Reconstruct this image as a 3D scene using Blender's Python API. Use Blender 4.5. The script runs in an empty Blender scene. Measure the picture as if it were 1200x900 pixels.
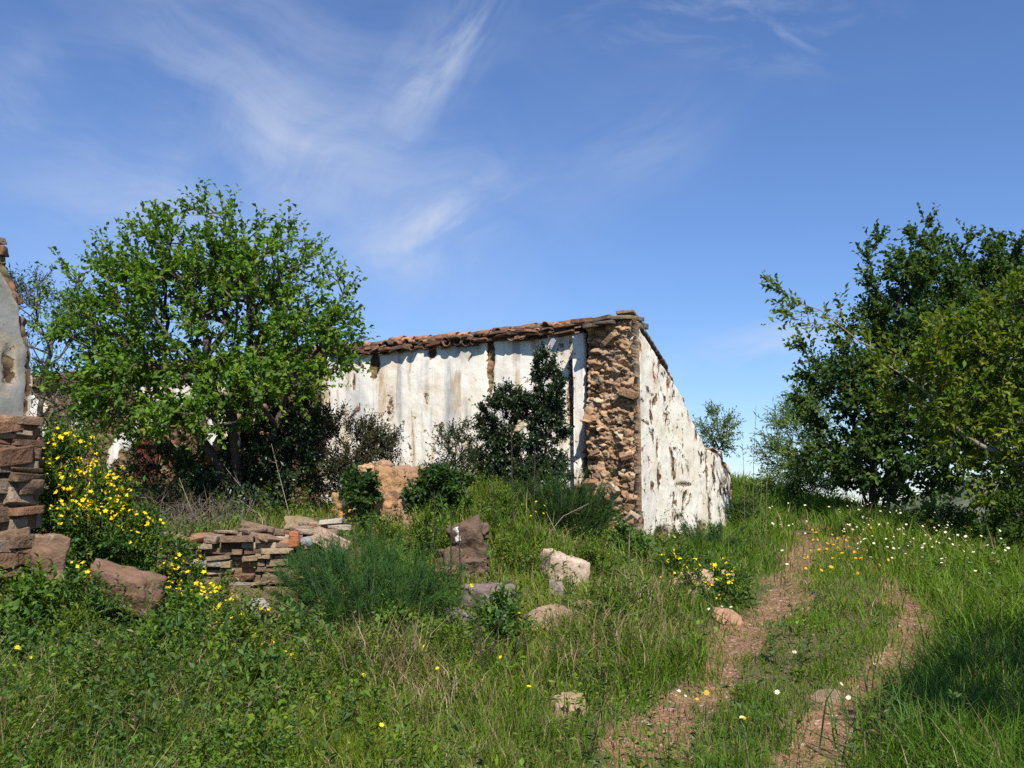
import bpy, math
import numpy as np

# ------------------------------------------------------------------ camera, sky, sun, exposure
SC = bpy.context.scene
COL = SC.collection
F, EYE = 1167.0, 1.6                      # focal length in photo pixels, eye height
PITCH = math.atan(140 / F)
cam_d = bpy.data.cameras.new('camera'); cam = bpy.data.objects.new('camera', cam_d); COL.objects.link(cam)
cam_d.sensor_width = 36; cam_d.lens = 36 * F / 1200; cam_d.clip_start = 0.1; cam_d.clip_end = 9000
cam.location = (0, 0, EYE); cam.rotation_euler = (math.pi / 2 + PITCH, 0, 0)
SC.camera = cam

SUN_EL, SUN_H = math.radians(50), (0.19, -0.982)      # direction towards the sun, flat
SUN_DIR = np.array([SUN_H[0] * math.cos(SUN_EL), SUN_H[1] * math.cos(SUN_EL), math.sin(SUN_EL)])
sun_d = bpy.data.lights.new('sun', 'SUN'); sun = bpy.data.objects.new('sun', sun_d); COL.objects.link(sun)
sun_d.energy = 4.8; sun_d.angle = math.radians(0.5); sun_d.color = (1.0, 0.95, 0.86)
sun.rotation_euler = (math.pi / 2 - SUN_EL, 0, math.atan2(SUN_H[0], -SUN_H[1]))
sun.location = (-5, -20, 30)

SC.view_settings.view_transform = 'Standard'; SC.view_settings.look = 'None'
SC.view_settings.exposure = 0.60; SC.view_settings.gamma = 1.0; SC.view_settings.use_curve_mapping = False
SC.cycles.max_bounces = 6; SC.cycles.transparent_max_bounces = 4
SC.cycles.use_denoising = False

world = bpy.data.worlds.new('World'); SC.world = world; world.use_nodes = True
nt = world.node_tree; nt.nodes.clear()


class NB:
    """short-hand for building node trees"""
    def __init__(s, nt): s.nt = nt
    def n(s, t, **kw):
        x = s.nt.nodes.new(t)
        for k, v in kw.items(): setattr(x, k, v)
        return x
    def put(s, sock, v):
        if isinstance(v, bpy.types.NodeSocket): s.nt.links.new(v, sock)
        elif isinstance(v, (tuple, list)): sock.default_value = (*v, 1.0)[:len(sock.default_value)] if len(v) < len(sock.default_value) else v
        else: sock.default_value = v
    def m(s, op, a, b=0.0, c=0.0, clamp=False):
        x = s.n('ShaderNodeMath', operation=op, use_clamp=clamp)
        s.put(x.inputs[0], a); s.put(x.inputs[1], b); s.put(x.inputs[2], c)
        return x.outputs[0]
    def vm(s, op, a, b=(0, 0, 0)):
        x = s.n('ShaderNodeVectorMath', operation=op)
        s.put(x.inputs[0], a); s.put(x.inputs[1], b)
        return x.outputs[0]
    def mix(s, f, a, b, bt='MIX'):
        x = s.n('ShaderNodeMix', data_type='RGBA', blend_type=bt)
        s.put(x.inputs[0], f); s.put(x.inputs[6], a); s.put(x.inputs[7], b)
        return x.outputs[2]
    def ramp(s, f, lo, hi):
        x = s.n('ShaderNodeMapRange'); x.clamp = True
        s.put(x.inputs[0], f); x.inputs[1].default_value = lo; x.inputs[2].default_value = hi
        x.interpolation_type = 'SMOOTHSTEP'
        return x.outputs[0]
    def noise(s, vec, scale, detail=4, rough=0.55, dist=0.0):
        x = s.n('ShaderNodeTexNoise'); s.put(x.inputs['Vector'], vec)
        x.inputs['Scale'].default_value = scale; x.inputs['Detail'].default_value = detail
        x.inputs['Roughness'].default_value = rough; x.inputs['Distortion'].default_value = dist
        return x.outputs['Fac']
    def xyz(s, x, y, z=0.0):
        c = s.n('ShaderNodeCombineXYZ'); s.put(c.inputs[0], x); s.put(c.inputs[1], y); s.put(c.inputs[2], z)
        return c.outputs[0]
    def attr(s, name):
        x = s.n('ShaderNodeAttribute', attribute_name=name)
        return x


w = NB(nt)
sky = w.n('ShaderNodeTexSky', sky_type='NISHITA'); sky.sun_disc = False
sky.sun_elevation = SUN_EL; sky.sun_rotation = math.atan2(SUN_H[0], SUN_H[1])
sky.altitude = 300; sky.air_density = 1.1; sky.dust_density = 0.05; sky.ozone_density = 4.5
tc = w.n('ShaderNodeTexCoord'); sep = w.n('ShaderNodeSeparateXYZ'); w.put(sep.inputs[0], tc.outputs['Generated'])
yy = w.m('MAXIMUM', sep.outputs[1], 0.08)
U = w.m('DIVIDE', sep.outputs[0], yy); V = w.m('DIVIDE', sep.outputs[2], yy)       # cirrus laid out on the northern sky


def sky_uv(px, py):
    u = (px - 600) / F; v = (450 - py) / F
    dy = math.cos(PITCH) - v * math.sin(PITCH); dz = math.sin(PITCH) + v * math.cos(PITCH)
    return u / dy, dz / dy


def streak(p, q, width, amp, nscale, stretch, lo, hi, seed):
    a = sky_uv(*p); b = sky_uv(*q)
    L = math.hypot(b[0] - a[0], b[1] - a[1]); cx, cy = (a[0] + b[0]) / 2, (a[1] + b[1]) / 2
    ux, uy = (b[0] - a[0]) / L, (b[1] - a[1]) / L
    du = w.m('SUBTRACT', U, cx); dv = w.m('SUBTRACT', V, cy)
    s = w.m('ADD', w.m('MULTIPLY', du, ux), w.m('MULTIPLY', dv, uy))
    t = w.m('SUBTRACT', w.m('MULTIPLY', dv, ux), w.m('MULTIPLY', du, uy))
    bend = w.m('MULTIPLY', w.m('SUBTRACT', w.noise(w.xyz(s, seed * 3.1, 0), 3.0, 2), 0.5), width * 1.6)
    t2 = w.m('ADD', t, bend)
    e = w.m('ADD', w.m('POWER', w.m('ABSOLUTE', w.m('DIVIDE', s, L * 0.5)), 2.0), w.m('POWER', w.m('ABSOLUTE', w.m('DIVIDE', t2, width)), 2.0))
    g = w.m('EXPONENT', w.m('MULTIPLY', e, -1.2))
    nz = w.ramp(w.noise(w.xyz(w.m('MULTIPLY', s, 1.0 / stretch), t2, seed), nscale, 6, 0.6, 0.4), lo, hi)
    return w.m('MULTIPLY', w.m('MULTIPLY', g, nz), amp)


parts = [streak((585, -20), (470, 150), 0.035, 0.66, 21, 3.5, 0.33, 0.7, 1.0),
         streak((480, 130), (330, 330), 0.20, 0.36, 12, 3.0, 0.24, 0.85, 2.0),
         streak((20, 60), (560, 290), 0.21, 0.46, 11, 3.4, 0.28, 0.78, 3.0),
         streak((420, 305), (620, 220), 0.032, 0.66, 19.5, 2.6, 0.36, 0.7, 4.0),
         streak((640, 230), (820, 90), 0.06, 0.30, 10, 3.0, 0.3, 0.8, 5.0),
         streak((770, 445), (985, 388), 0.024, 0.75, 16.5, 3.2, 0.36, 0.67, 6.0),
         streak((700, 10), (1010, 20), 0.05, 0.42, 24, 2.4, 0.44, 0.75, 7.0),
         streak((0, 210), (330, 290), 0.07, 0.40, 10, 3.0, 0.3, 0.8, 8.0),
         streak((-20, 90), (60, 130), 0.07, 0.42, 10, 2.0, 0.3, 0.8, 9.0)]
cl = parts[0]
for q in parts[1:]: cl = w.m('ADD', cl, q)
cl = w.m('MINIMUM', cl, 0.75)
blue = w.mix(1.0, sky.outputs[0], (0.84, 0.965, 1.22), 'MULTIPLY')
skyc = w.mix(cl, blue, (5.4, 6.0, 7.2))
bg = w.n('ShaderNodeBackground'); bg.inputs[1].default_value = 0.078; w.put(bg.inputs[0], skyc)
wo = w.n('ShaderNodeOutputWorld'); nt.links.new(bg.outputs[0], wo.inputs[0])

# ------------------------------------------------------------------ helpers
RNG = np.random.default_rng(11)


def W(px, py, d):
    """point at distance d (metres north of the camera) seen at photo pixel px, py"""
    u = (px - 600) / F; v = (450 - py) / F
    dy = math.cos(PITCH) - v * math.sin(PITCH); dz = math.sin(PITCH) + v * math.cos(PITCH)
    return np.array([u * d / dy, d, EYE + dz * d / dy])


def proj(X):
    """photo pixel of world points (N,3)"""
    x, y, z = X[:, 0], X[:, 1], X[:, 2] - EYE
    c, s = math.cos(PITCH), math.sin(PITCH)
    dep = np.maximum(y * c + z * s, 1e-3); up = -y * s + z * c
    return np.stack([600 + F * x / dep, 450 - F * up / dep], 1)


def hsh(ix, iy, iz, seed):
    h = (ix.astype(np.int64) * 374761393 + iy.astype(np.int64) * 668265263 + iz.astype(np.int64) * 1274126177 + seed * 974711) & 0xFFFFFFFF
    h = ((h ^ (h >> 13)) * 1274126177) & 0xFFFFFFFF
    h = ((h ^ (h >> 16)) * 2246822519) & 0xFFFFFFFF
    return ((h ^ (h >> 15)) & 0xFFFF) / 65535.0


def vn(p, seed=0):
    p = np.asarray(p, float); i = np.floor(p).astype(np.int64); f = p - i; f = f * f * (3 - 2 * f)
    r = 0
    for a in (0, 1):
        for b in (0, 1):
            for c in (0, 1):
                wgt = (f[:, 0] if a else 1 - f[:, 0]) * (f[:, 1] if b else 1 - f[:, 1]) * (f[:, 2] if c else 1 - f[:, 2])
                r = r + wgt * hsh(i[:, 0] + a, i[:, 1] + b, i[:, 2] + c, seed)
    return r


def fbm(p, oct=3, seed=0):
    p = np.asarray(p, float); s = 0; a = 1; t = 0
    for k in range(oct):
        s = s + a * vn(p * 2 ** k + 17.3 * k, seed + k); t += a; a *= 0.5
    return s / t


def fbm2(x, y, sc, oct=3, seed=0):
    return fbm(np.stack([np.asarray(x) * sc, np.asarray(y) * sc, np.zeros_like(x)], 1), oct, seed)


def unit(v):
    return v / np.maximum(np.linalg.norm(v, axis=-1, keepdims=True), 1e-9)


class MB:
    """collects vertices, quads, triangles, a point colour and point masks; builds ONE mesh object"""
    def __init__(s): s.v, s.q, s.t, s.c, s.n, s.ex = [], [], [], [], 0, {}
    def add(s, V, quads=None, tris=None, col=(1, 1, 1)):
        V = np.asarray(V, float)
        if quads is not None and len(quads): s.q.append(np.asarray(quads) + s.n)
        if tris is not None and len(tris): s.t.append(np.asarray(tris) + s.n)
        c = np.asarray(col, float)
        s.c.append(np.broadcast_to(c, (len(V), 3)) if c.ndim == 1 else c)
        s.v.append(V); s.n += len(V)
    def build(s, name, mat, parent=None, smooth=False, origin=None):
        V = np.concatenate(s.v); C = np.concatenate(s.c)
        Q = np.concatenate(s.q) if s.q else np.zeros((0, 4), int)
        T = np.concatenate(s.t) if s.t else np.zeros((0, 3), int)
        o0 = np.zeros(3)
        if parent is not None:
            p = parent
            while p is not None: o0 = o0 + np.array(p.location); p = p.parent
        elif origin is not None: o0 = np.asarray(origin, float)
        me = bpy.data.meshes.new(name)
        me.vertices.add(len(V)); me.vertices.foreach_set('co', (V - o0).astype(np.float32).ravel())
        nl = Q.size + T.size
        me.loops.add(nl); me.loops.foreach_set('vertex_index', np.concatenate([Q.ravel(), T.ravel()]).astype(np.int32))
        me.polygons.add(len(Q) + len(T))
        st = np.concatenate([np.arange(len(Q)) * 4, Q.size + np.arange(len(T)) * 3]).astype(np.int32)
        me.polygons.foreach_set('loop_start', st)
        if smooth: me.polygons.foreach_set('use_smooth', np.ones(len(st), bool))
        me.update(calc_edges=True)
        at = me.color_attributes.new('tint', 'FLOAT_COLOR', 'POINT')
        at.data.foreach_set('color', np.concatenate([C, np.ones((len(C), 1))], 1).astype(np.float32).ravel())
        for k, a in s.ex.items():
            m = me.attributes.new(k, 'FLOAT', 'POINT'); m.data.foreach_set('value', np.concatenate(a).astype(np.float32))
        me.validate()
        o = bpy.data.objects.new(name, me); COL.objects.link(o)
        if mat is not None: me.materials.append(mat)
        if parent is not None: o.parent = parent
        elif origin is not None: o.location = o0
        return o
    def mask(s, **kw):
        for k, a in kw.items(): s.ex.setdefault(k, []).append(np.asarray(a, float))


def tag(o, label=None, cat=None, group=None, kind=None):
    if label: o['label'] = label
    if cat: o['category'] = cat
    if group: o['group'] = group
    if kind: o['kind'] = kind
    return o


def thing(name, label, cat, loc, group=None):
    o = bpy.data.objects.new(name, None); COL.objects.link(o); o.location = [float(v) for v in loc]
    o.empty_display_size = 0.2
    return tag(o, label, cat, group)


# ---- materials
def new_mat(name):
    m = bpy.data.materials.new(name); m.use_nodes = True; m.node_tree.nodes.clear()
    b = NB(m.node_tree); out = b.n('ShaderNodeOutputMaterial')
    return m, b, out


def mat_leaf(name, trans=0.3, rough=0.5, spec=0.35, tcol=(1.25, 1.35, 0.5)):
    m, b, out = new_mat(name)
    c = b.attr('tint').outputs['Color']
    p = b.n('ShaderNodeBsdfPrincipled'); b.put(p.inputs['Base Color'], c)
    p.inputs['Roughness'].default_value = rough; p.inputs['Specular IOR Level'].default_value = spec
    t = b.n('ShaderNodeBsdfTranslucent'); b.put(t.inputs[0], b.mix(1.0, c, tcol, 'MULTIPLY'))
    ms = b.n('ShaderNodeMixShader'); ms.inputs[0].default_value = trans
    m.node_tree.links.new(p.outputs[0], ms.inputs[1]); m.node_tree.links.new(t.outputs[0], ms.inputs[2])
    m.node_tree.links.new(ms.outputs[0], out.inputs[0])
    return m


def bump(b, h, strength, dist=0.02):
    x = b.n('ShaderNodeBump'); x.inputs['Strength'].default_value = strength; x.inputs['Distance'].default_value = dist
    b.put(x.inputs['Height'], h)
    return x.outputs[0]


def mat_rough(name, nscale=9, contrast=0.55, bscale=30, bstr=0.6, dark=(0.55, 0.5, 0.45), lichen=0.0, lichen_col=(0.42, 0.42, 0.36)):
    """stone, bark, clay: the tint attribute with dirt mottling, lichen and bump"""
    m, b, out = new_mat(name)
    pos = b.n('ShaderNodeNewGeometry').outputs['Position']
    c = b.attr('tint').outputs['Color']
    c = b.mix(b.m('MULTIPLY', b.ramp(b.noise(pos, nscale, 6, 0.62), 0.38, 0.72), contrast), c, b.mix(1.0, c, dark, 'MULTIPLY'))
    c = b.mix(b.m('MULTIPLY', b.ramp(b.noise(pos, nscale * 3.3, 4), 0.5, 0.8), contrast), c, b.mix(1.0, c, (1.35, 1.3, 1.2), 'MULTIPLY'))
    if lichen: c = b.mix(b.m('MULTIPLY', b.ramp(b.noise(pos, nscale * 1.4, 5, 0.7), 0.56, 0.68), lichen), c, lichen_col)
    p = b.n('ShaderNodeBsdfPrincipled'); b.put(p.inputs['Base Color'], c)
    p.inputs['Roughness'].default_value = 0.92; p.inputs['Specular IOR Level'].default_value = 0.2
    hh = b.m('ADD', b.noise(pos, bscale, 5, 0.65), b.m('MULTIPLY', b.noise(pos, bscale * 0.3, 3), 1.5))
    b.put(p.inputs['Normal'], bump(b, hh, bstr, 0.025))
    m.node_tree.links.new(p.outputs[0], out.inputs[0])
    return m


def mat_plaster(name, white, ochre, ochre_amt, peel, streak_amt):
    m, b, out = new_mat(name)
    pos = b.n('ShaderNodeNewGeometry').outputs['Position']
    sp = b.n('ShaderNodeSeparateXYZ'); b.put(sp.inputs[0], pos)
    along = b.m('SUBTRACT', sp.outputs[0], b.m('MULTIPLY', sp.outputs[1], 0.6))
    expo = b.attr('exposed').outputs['Fac']; stain = b.attr('stain').outputs['Fac']
    c = b.mix(b.m('MULTIPLY', b.ramp(b.noise(pos, 2.2, 6, 0.65), 0.42, 0.72), ochre_amt), white, ochre)
    brk = b.ramp(b.noise(pos, 1.7, 5, 0.65), 0.36, 0.56); brk2 = b.ramp(b.noise(b.vm('ADD', pos, (7, 3, 5)), 1.3, 5, 0.65), 0.38, 0.54)
    sv = b.xyz(b.m('MULTIPLY', along, 4.2), 0.0, b.m('MULTIPLY', sp.outputs[2], 0.5))
    c = b.mix(b.m('MULTIPLY', b.m('MULTIPLY', b.ramp(b.noise(sv, 1.0, 5, 0.62, 0.8), 0.50, 0.70), streak_amt), brk), c, (0.42, 0.41, 0.39))
    sv2 = b.xyz(b.m('MULTIPLY', along, 6.5), 4.0, b.m('MULTIPLY', sp.outputs[2], 0.8))
    c = b.mix(b.m('MULTIPLY', b.m('MULTIPLY', b.ramp(b.noise(sv2, 0.7, 6, 0.65, 0.9), 0.47, 0.66), streak_amt * 1.15), brk2), c, (0.46, 0.33, 0.19))
    c = b.mix(b.m('MULTIPLY', stain, b.ramp(b.noise(pos, 5, 5, 0.6), 0.15, 0.6)), c, (0.30, 0.31, 0.32))
    # cracks and small flaked spots
    fl = b.ramp(b.noise(b.vm('MULTIPLY', pos, (1.0, 1.0, 0.85)), 9, 7, 0.72, 0.6), 0.708 - peel, 0.73 - peel)
    fl2 = b.ramp(b.noise(b.vm('MULTIPLY', pos, (1.0, 1.0, 0.9)), 2.6, 8, 0.72, 0.5), 0.645 - peel * 0.8, 0.66 - peel * 0.8)
    rub = b.mix(b.noise(pos, 14, 5, 0.6), (0.13, 0.075, 0.04), (0.40, 0.26, 0.15))
    vor = b.n('ShaderNodeTexVoronoi', feature='F1'); b.put(vor.inputs['Vector'], b.vm('MULTIPLY', pos, (1, 1, 1.9))); vor.inputs['Scale'].default_value = 5.5
    rub = b.mix(0.30, rub, b.mix(1.0, rub, vor.outputs['Color'], 'MULTIPLY'))
    rub = b.mix(b.ramp(vor.outputs['Distance'], 0.42, 0.66), rub, (0.09, 0.055, 0.03))
    edge = b.noise(pos, 11, 5, 0.7)
    ex2 = b.ramp(b.m('ADD', expo, b.m('MULTIPLY', b.m('SUBTRACT', edge, 0.5), 0.9)), 0.44, 0.52)
    full = b.m('MAXIMUM', ex2, b.m('MAXIMUM', b.m('MULTIPLY', fl, 0.85), fl2))
    rim = b.m('MULTIPLY', b.ramp(b.m('ADD', expo, b.m('MULTIPLY', b.m('SUBTRACT', edge, 0.5), 0.9)), 0.22, 0.46), 0.45)
    c = b.mix(rim, c, (0.52, 0.40, 0.26))
    c = b.mix(full, c, rub)
    p = b.n('ShaderNodeBsdfPrincipled'); b.put(p.inputs['Base Color'], c); p.inputs['Roughness'].default_value = 0.9
    p.inputs['Specular IOR Level'].default_value = 0.15
    h = b.m('ADD', b.m('MULTIPLY', full, -1.6), b.m('ADD', b.m('MULTIPLY', b.noise(pos, 30, 4, 0.6), 0.12), b.m('MULTIPLY', b.noise(pos, 6, 3), 0.6)))
    h = b.m('SUBTRACT', h, b.m('MULTIPLY', b.m('MULTIPLY', full, vor.outputs['Distance']), 2.2))
    b.put(p.inputs['Normal'], bump(b, h, 0.6, 0.03))
    m.node_tree.links.new(p.outputs[0], out.inputs[0])
    return m


M_LEAF = mat_leaf('leaf_soft', 0.40, 0.55, 0.2)
M_GLOSSY = mat_leaf('leaf_glossy', 0.22, 0.38, 0.5)
M_GRASS = mat_leaf('grass_blade', 0.40, 0.6, 0.12)
M_DRY = mat_leaf('dry_blade', 0.2, 0.7, 0.2, (1.1, 1.0, 0.8))
M_PETAL = mat_leaf('petal', 0.25, 0.6, 0.2, (1.0, 1.0, 0.8))
M_STONE = mat_rough('field_stone', 8, 0.6, 26, 0.7, lichen=0.35)
M_RUBBLE = mat_rough('rubble_stone', 11, 0.6, 34, 0.8)
M_PALE = mat_rough('pale_boulder', 6, 0.75, 24, 0.6, (0.6, 0.48, 0.38), 0.45, (0.62, 0.60, 0.55))
M_BARK = mat_rough('bark', 20, 0.6, 60, 0.8)
M_TILE = mat_rough('old_clay_tile', 10, 0.7, 40, 0.5, (0.35, 0.3, 0.28), 0.35, (0.34, 0.31, 0.25))
M_PLASTER = mat_plaster('whitewash_front', (0.80, 0.765, 0.68), (0.64, 0.52, 0.36), 0.75, 0.035, 0.85)
M_GABLE = mat_plaster('whitewash_gable', (0.82, 0.765, 0.655), (0.66, 0.54, 0.38), 0.8, 0.095, 0.30)
M_GREYPL = mat_plaster('grey_render', (0.29, 0.28, 0.265), (0.20, 0.21, 0.17), 0.95, 0.03, 0.9)
M_CLAY = mat_rough('clay_mortar', 12, 0.8, 22, 1.0, (0.45, 0.4, 0.36))
M_RUST = mat_rough('rusted_door', 14, 0.7, 30, 0.4, (0.4, 0.35, 0.35))

# ---- terrain
CP = [W(*a) for a in [
    (600, 900, 5.8), (300, 900, 5.6), (0, 920, 5.2), (900, 900, 5.8), (1200, 900, 6.0),
    (850, 760, 8.3), (1050, 720, 9.0), (1180, 770, 7.6), (930, 680, 11), (1060, 690, 10), (940, 640, 15), (1000, 625, 16),
    (870, 640, 15.5), (745, 640, 14.3), (930, 600, 25), (880, 568, 34), (960, 588, 31), (1000, 602, 24), (1100, 645, 15), (1200, 700, 10.5),
    (600, 578, 13.5), (520, 580, 13.2), (650, 600, 12.6), (570, 620, 11.8), (670, 630, 12.9), (620, 690, 9.6), (640, 745, 8.4), (450, 780, 8), (430, 660, 11), (540, 648, 10.8),
    (440, 603, 12.6), (290, 625, 10.9), (360, 628, 11), (200, 640, 10.7), (280, 728, 9.4), (370, 720, 9.4), (190, 720, 9.2),
    (290, 607, 13), (200, 606, 16), (60, 705, 8), (0, 722, 7.6), (150, 770, 7.4), (110, 660, 9), (150, 635, 11), (0, 650, 9.5),
    (740, 780, 8.0), (720, 700, 10.5), (780, 660, 12.5)]]
CP += [np.array(a, float) for a in [
    (0, 0, 0), (-4, 0, 0.1), (4, 0, -0.1), (0, -8, -0.6), (10, -4, -.8), (-10, -4, 0.2), (14, 16, -0.6), (20, 25, -3), (14, 40, -2.2), (9, 11, 0.05), (8, 5, -.3),
    (8, 55, 1.2), (0, 45, 2.4), (0, 80, -1), (-8, 8, 1.2), (-10, 15, 1.7), (-6, 25, 1.9), (-16, 30, 2.2), (-20, 50, 1.5), (1, 22, 1.3), (3, 26, 1.6), (-3, 19, 1.3),
    (-25, 5, .5), (30, 5, -5), (35, 45, -7), (-30, 70, -1), (30, 80, -8), (-35, -20, -2), (30, -25, -4)]]
CP = np.array(CP)
_n = len(CP)
_K = np.linalg.norm(CP[:, None, :2] - CP[None, :, :2], axis=2)
_A = np.zeros((_n + 3, _n + 3)); _A[:_n, :_n] = -_K + np.eye(_n) * 0.10
_A[:_n, _n] = 1; _A[:_n, _n + 1:] = CP[:, :2]; _A[_n:, :_n] = _A[:_n, _n:].T
_w = np.linalg.solve(_A, np.concatenate([CP[:, 2], np.zeros(3)]))


def ground(x, y, fine=True):
    x = np.atleast_1d(np.asarray(x, float)); y = np.atleast_1d(np.asarray(y, float)); r = np.hypot(x, y)
    z = np.zeros_like(x)
    for i in range(0, len(x), 40000):
        xs, ys = x[i:i + 40000], y[i:i + 40000]
        k = -np.hypot(xs[:, None] - CP[None, :, 0], ys[:, None] - CP[None, :, 1])
        z[i:i + 40000] = k @ _w[:_n] + _w[_n] + xs * _w[_n + 1] + ys * _w[_n + 2]
    t = np.clip((r - 55) / 120, 0, 1); t = t * t * (3 - 2 * t)
    az = np.arctan2(x, y)
    hill = 58 * np.clip((r - 500) / 900, 0, 1) * (0.25 + fbm2(x, y, 1 / 420, 3, 5)) * np.clip((np.abs(az - 0.75) < 0.75) * 1.0, 0, 1) * np.clip((az - 0.33) / 0.10, 0, 1)
    far = -16 + 5 * fbm2(x, y, 1 / 90, 3, 4) + hill
    z = z * (1 - t) + far * t
    if fine: z = z + (fbm2(x, y, 1.3, 3, 1) - 0.5) * 0.16 + (fbm2(x, y, 6, 2, 2) - 0.5) * 0.04
    return z


def hit(px, py, d0=4.0, d1=60.0):
    ds = np.linspace(d0, d1, 900); pts = np.array([W(px, py, d) for d in ds])
    g = ground(pts[:, 0], pts[:, 1]); k = np.where(pts[:, 2] <= g)[0]
    i = k[0] if len(k) else len(ds) - 1
    return np.array([pts[i, 0], pts[i, 1], g[i]])


def gz(x, y): return float(ground([x], [y])[0])


RUT_L = np.array([hit(*p)[:2] for p in [(690, 930), (770, 875), (830, 800), (875, 745), (915, 700), (940, 668), (945, 640), (935, 612), (925, 600)]])
RUT_R = np.array([hit(*p)[:2] for p in [(930, 930), (975, 870), (1000, 815), (1060, 765), (1080, 730), (1060, 700), (1025, 665), (985, 630), (955, 606)]])


def dist_line(x, y, L):
    best = np.full(len(x), 1e9)
    for a, b in zip(L[:-1], L[1:]):
        ab = b - a; t = np.clip(((x - a[0]) * ab[0] + (y - a[1]) * ab[1]) / (ab @ ab), 0, 1)
        best = np.minimum(best, np.hypot(x - a[0] - t * ab[0], y - a[1] - t * ab[1]))
    return best


def dirt(x, y):
    """1 on the bare wheel ruts, 0 elsewhere, broken up by growth"""
    n = fbm2(x, y, 1.5, 4, 21); n2 = fbm2(x, y, 5, 3, 22)
    dl = dist_line(x, y, RUT_L); dr = dist_line(x, y, RUT_R)
    k = np.maximum(np.exp(-(dl / 0.32) ** 2), np.exp(-(dr / 0.25) ** 2))
    return np.clip((k - 0.38) * 1.9 + (n - 0.5) * 1.8 + (n2 - 0.5) * 2.0, 0, 1) * np.clip(k * 3 - 0.3, 0, 1)


def build_ground():
    az = np.concatenate([np.linspace(-180, -42, 40, endpoint=False), np.linspace(-42, 42, 250, endpoint=False), np.linspace(42, 180, 40, endpoint=False)]) * math.pi / 180
    r = np.concatenate([[0.4, 1.0, 1.7, 2.4, 3.0], np.exp(np.arange(math.log(3.4), math.log(60), 0.0135)), np.exp(np.arange(math.log(61), math.log(4200), 0.045))])
    A, R = np.meshgrid(az, r); x = (R * np.sin(A)).ravel(); y = (R * np.cos(A)).ravel()
    z = ground(x, y); d = dirt(x, y); z -= d * 0.05
    nr, na = R.shape; i = np.arange(nr - 1)[:, None] * na; j = np.arange(na)[None, :]; j2 = (j + 1) % na
    q = np.stack([i + j, i + j2, i + na + j2, i + na + j], -1).reshape(-1, 4)[:, ::-1]
    mb = MB(); mb.add(np.stack([x, y, z], 1), q); mb.add([[0, 0, gz(0, 0)]], tris=None)
    mb.t.append(np.stack([np.arange(na), np.roll(np.arange(na), -1), np.full(na, nr * na)], 1)[:, ::-1])
    mb.mask(dirt=np.concatenate([d, [0]]))
    m, b, out = new_mat('soil')
    pos = b.n('ShaderNodeNewGeometry').outputs['Position']
    dd = b.attr('dirt').outputs['Fac']
    green = b.mix(b.noise(pos, 0.9, 6), (0.050, 0.062, 0.018), (0.09, 0.09, 0.035))
    green = b.mix(b.ramp(b.noise(pos, 11, 7, 0.75), 0.42, 0.60), green, (0.15, 0.105, 0.06))
    green = b.mix(b.ramp(b.noise(pos, 45, 4, 0.7), 0.53, 0.60), green, (0.028, 0.030, 0.014))
    green = b.mix(b.ramp(b.noise(pos, 60, 3, 0.7), 0.58, 0.64), green, (0.26, 0.21, 0.12))
    far = b.vm('LENGTH', pos); far = b.ramp(far.node.outputs['Value'], 60, 160)
    green = b.mix(far, green, b.mix(b.ramp(b.noise(pos, 0.03, 6, 0.7), 0.42, 0.58), (0.055, 0.070, 0.040), (0.13, 0.14, 0.085)))
    earth = b.mix(b.noise(pos, 3.0, 6, 0.65), (0.19, 0.100, 0.056), (0.30, 0.175, 0.105))
    earth = b.mix(b.ramp(b.noise(pos, 22, 3), 0.60, 0.66), earth, (0.42, 0.34, 0.27))
    earth = b.mix(b.ramp(b.noise(pos, 35, 5, 0.75), 0.53, 0.58), earth, (0.10, 0.065, 0.04))
    earth = b.mix(b.ramp(b.noise(pos, 7, 6, 0.75), 0.52, 0.60), earth, (0.12, 0.10, 0.04))
    f = b.ramp(b.m('ADD', dd, b.m('MULTIPLY', b.m('SUBTRACT', b.noise(pos, 9, 5, 0.7), 0.5), 0.8)), 0.25, 0.5)
    p = b.n('ShaderNodeBsdfPrincipled'); b.put(p.inputs['Base Color'], b.mix(f, green, earth)); p.inputs['Roughness'].default_value = 0.95
    p.inputs['Specular IOR Level'].default_value = 0.1
    b.put(p.inputs['Normal'], bump(b, b.m('ADD', b.noise(pos, 12, 5, 0.65), b.noise(pos, 40, 3)), 0.9, 0.03))
    m.node_tree.links.new(p.outputs[0], out.inputs[0])
    o = mb.build('ground', m, smooth=True)
    tag(o, kind='structure')


build_ground()

# ------------------------------------------------------------------ stones and walls
_g = np.array([-1, -0.84, 0.84, 1])


def _cube():
    V, Q = [], []; idx = {}
    def vid(p):
        k = tuple(np.round(p, 4))
        if k not in idx: idx[k] = len(V); V.append(p)
        return idx[k]
    for ax in range(3):
        for sg in (-1, 1):
            for i in range(3):
                for j in range(3):
                    c = []
                    for (a, bb) in ((i, j), (i + 1, j), (i + 1, j + 1), (i, j + 1)):
                        p = np.zeros(3); p[ax] = sg; p[(ax + 1) % 3] = _g[a]; p[(ax + 2) % 3] = _g[bb]; c.append(vid(p))
                    Q.append(c if sg > 0 else c[::-1])
    return np.array(V), np.array(Q)


CUBE_V, CUBE_Q = _cube()


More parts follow.
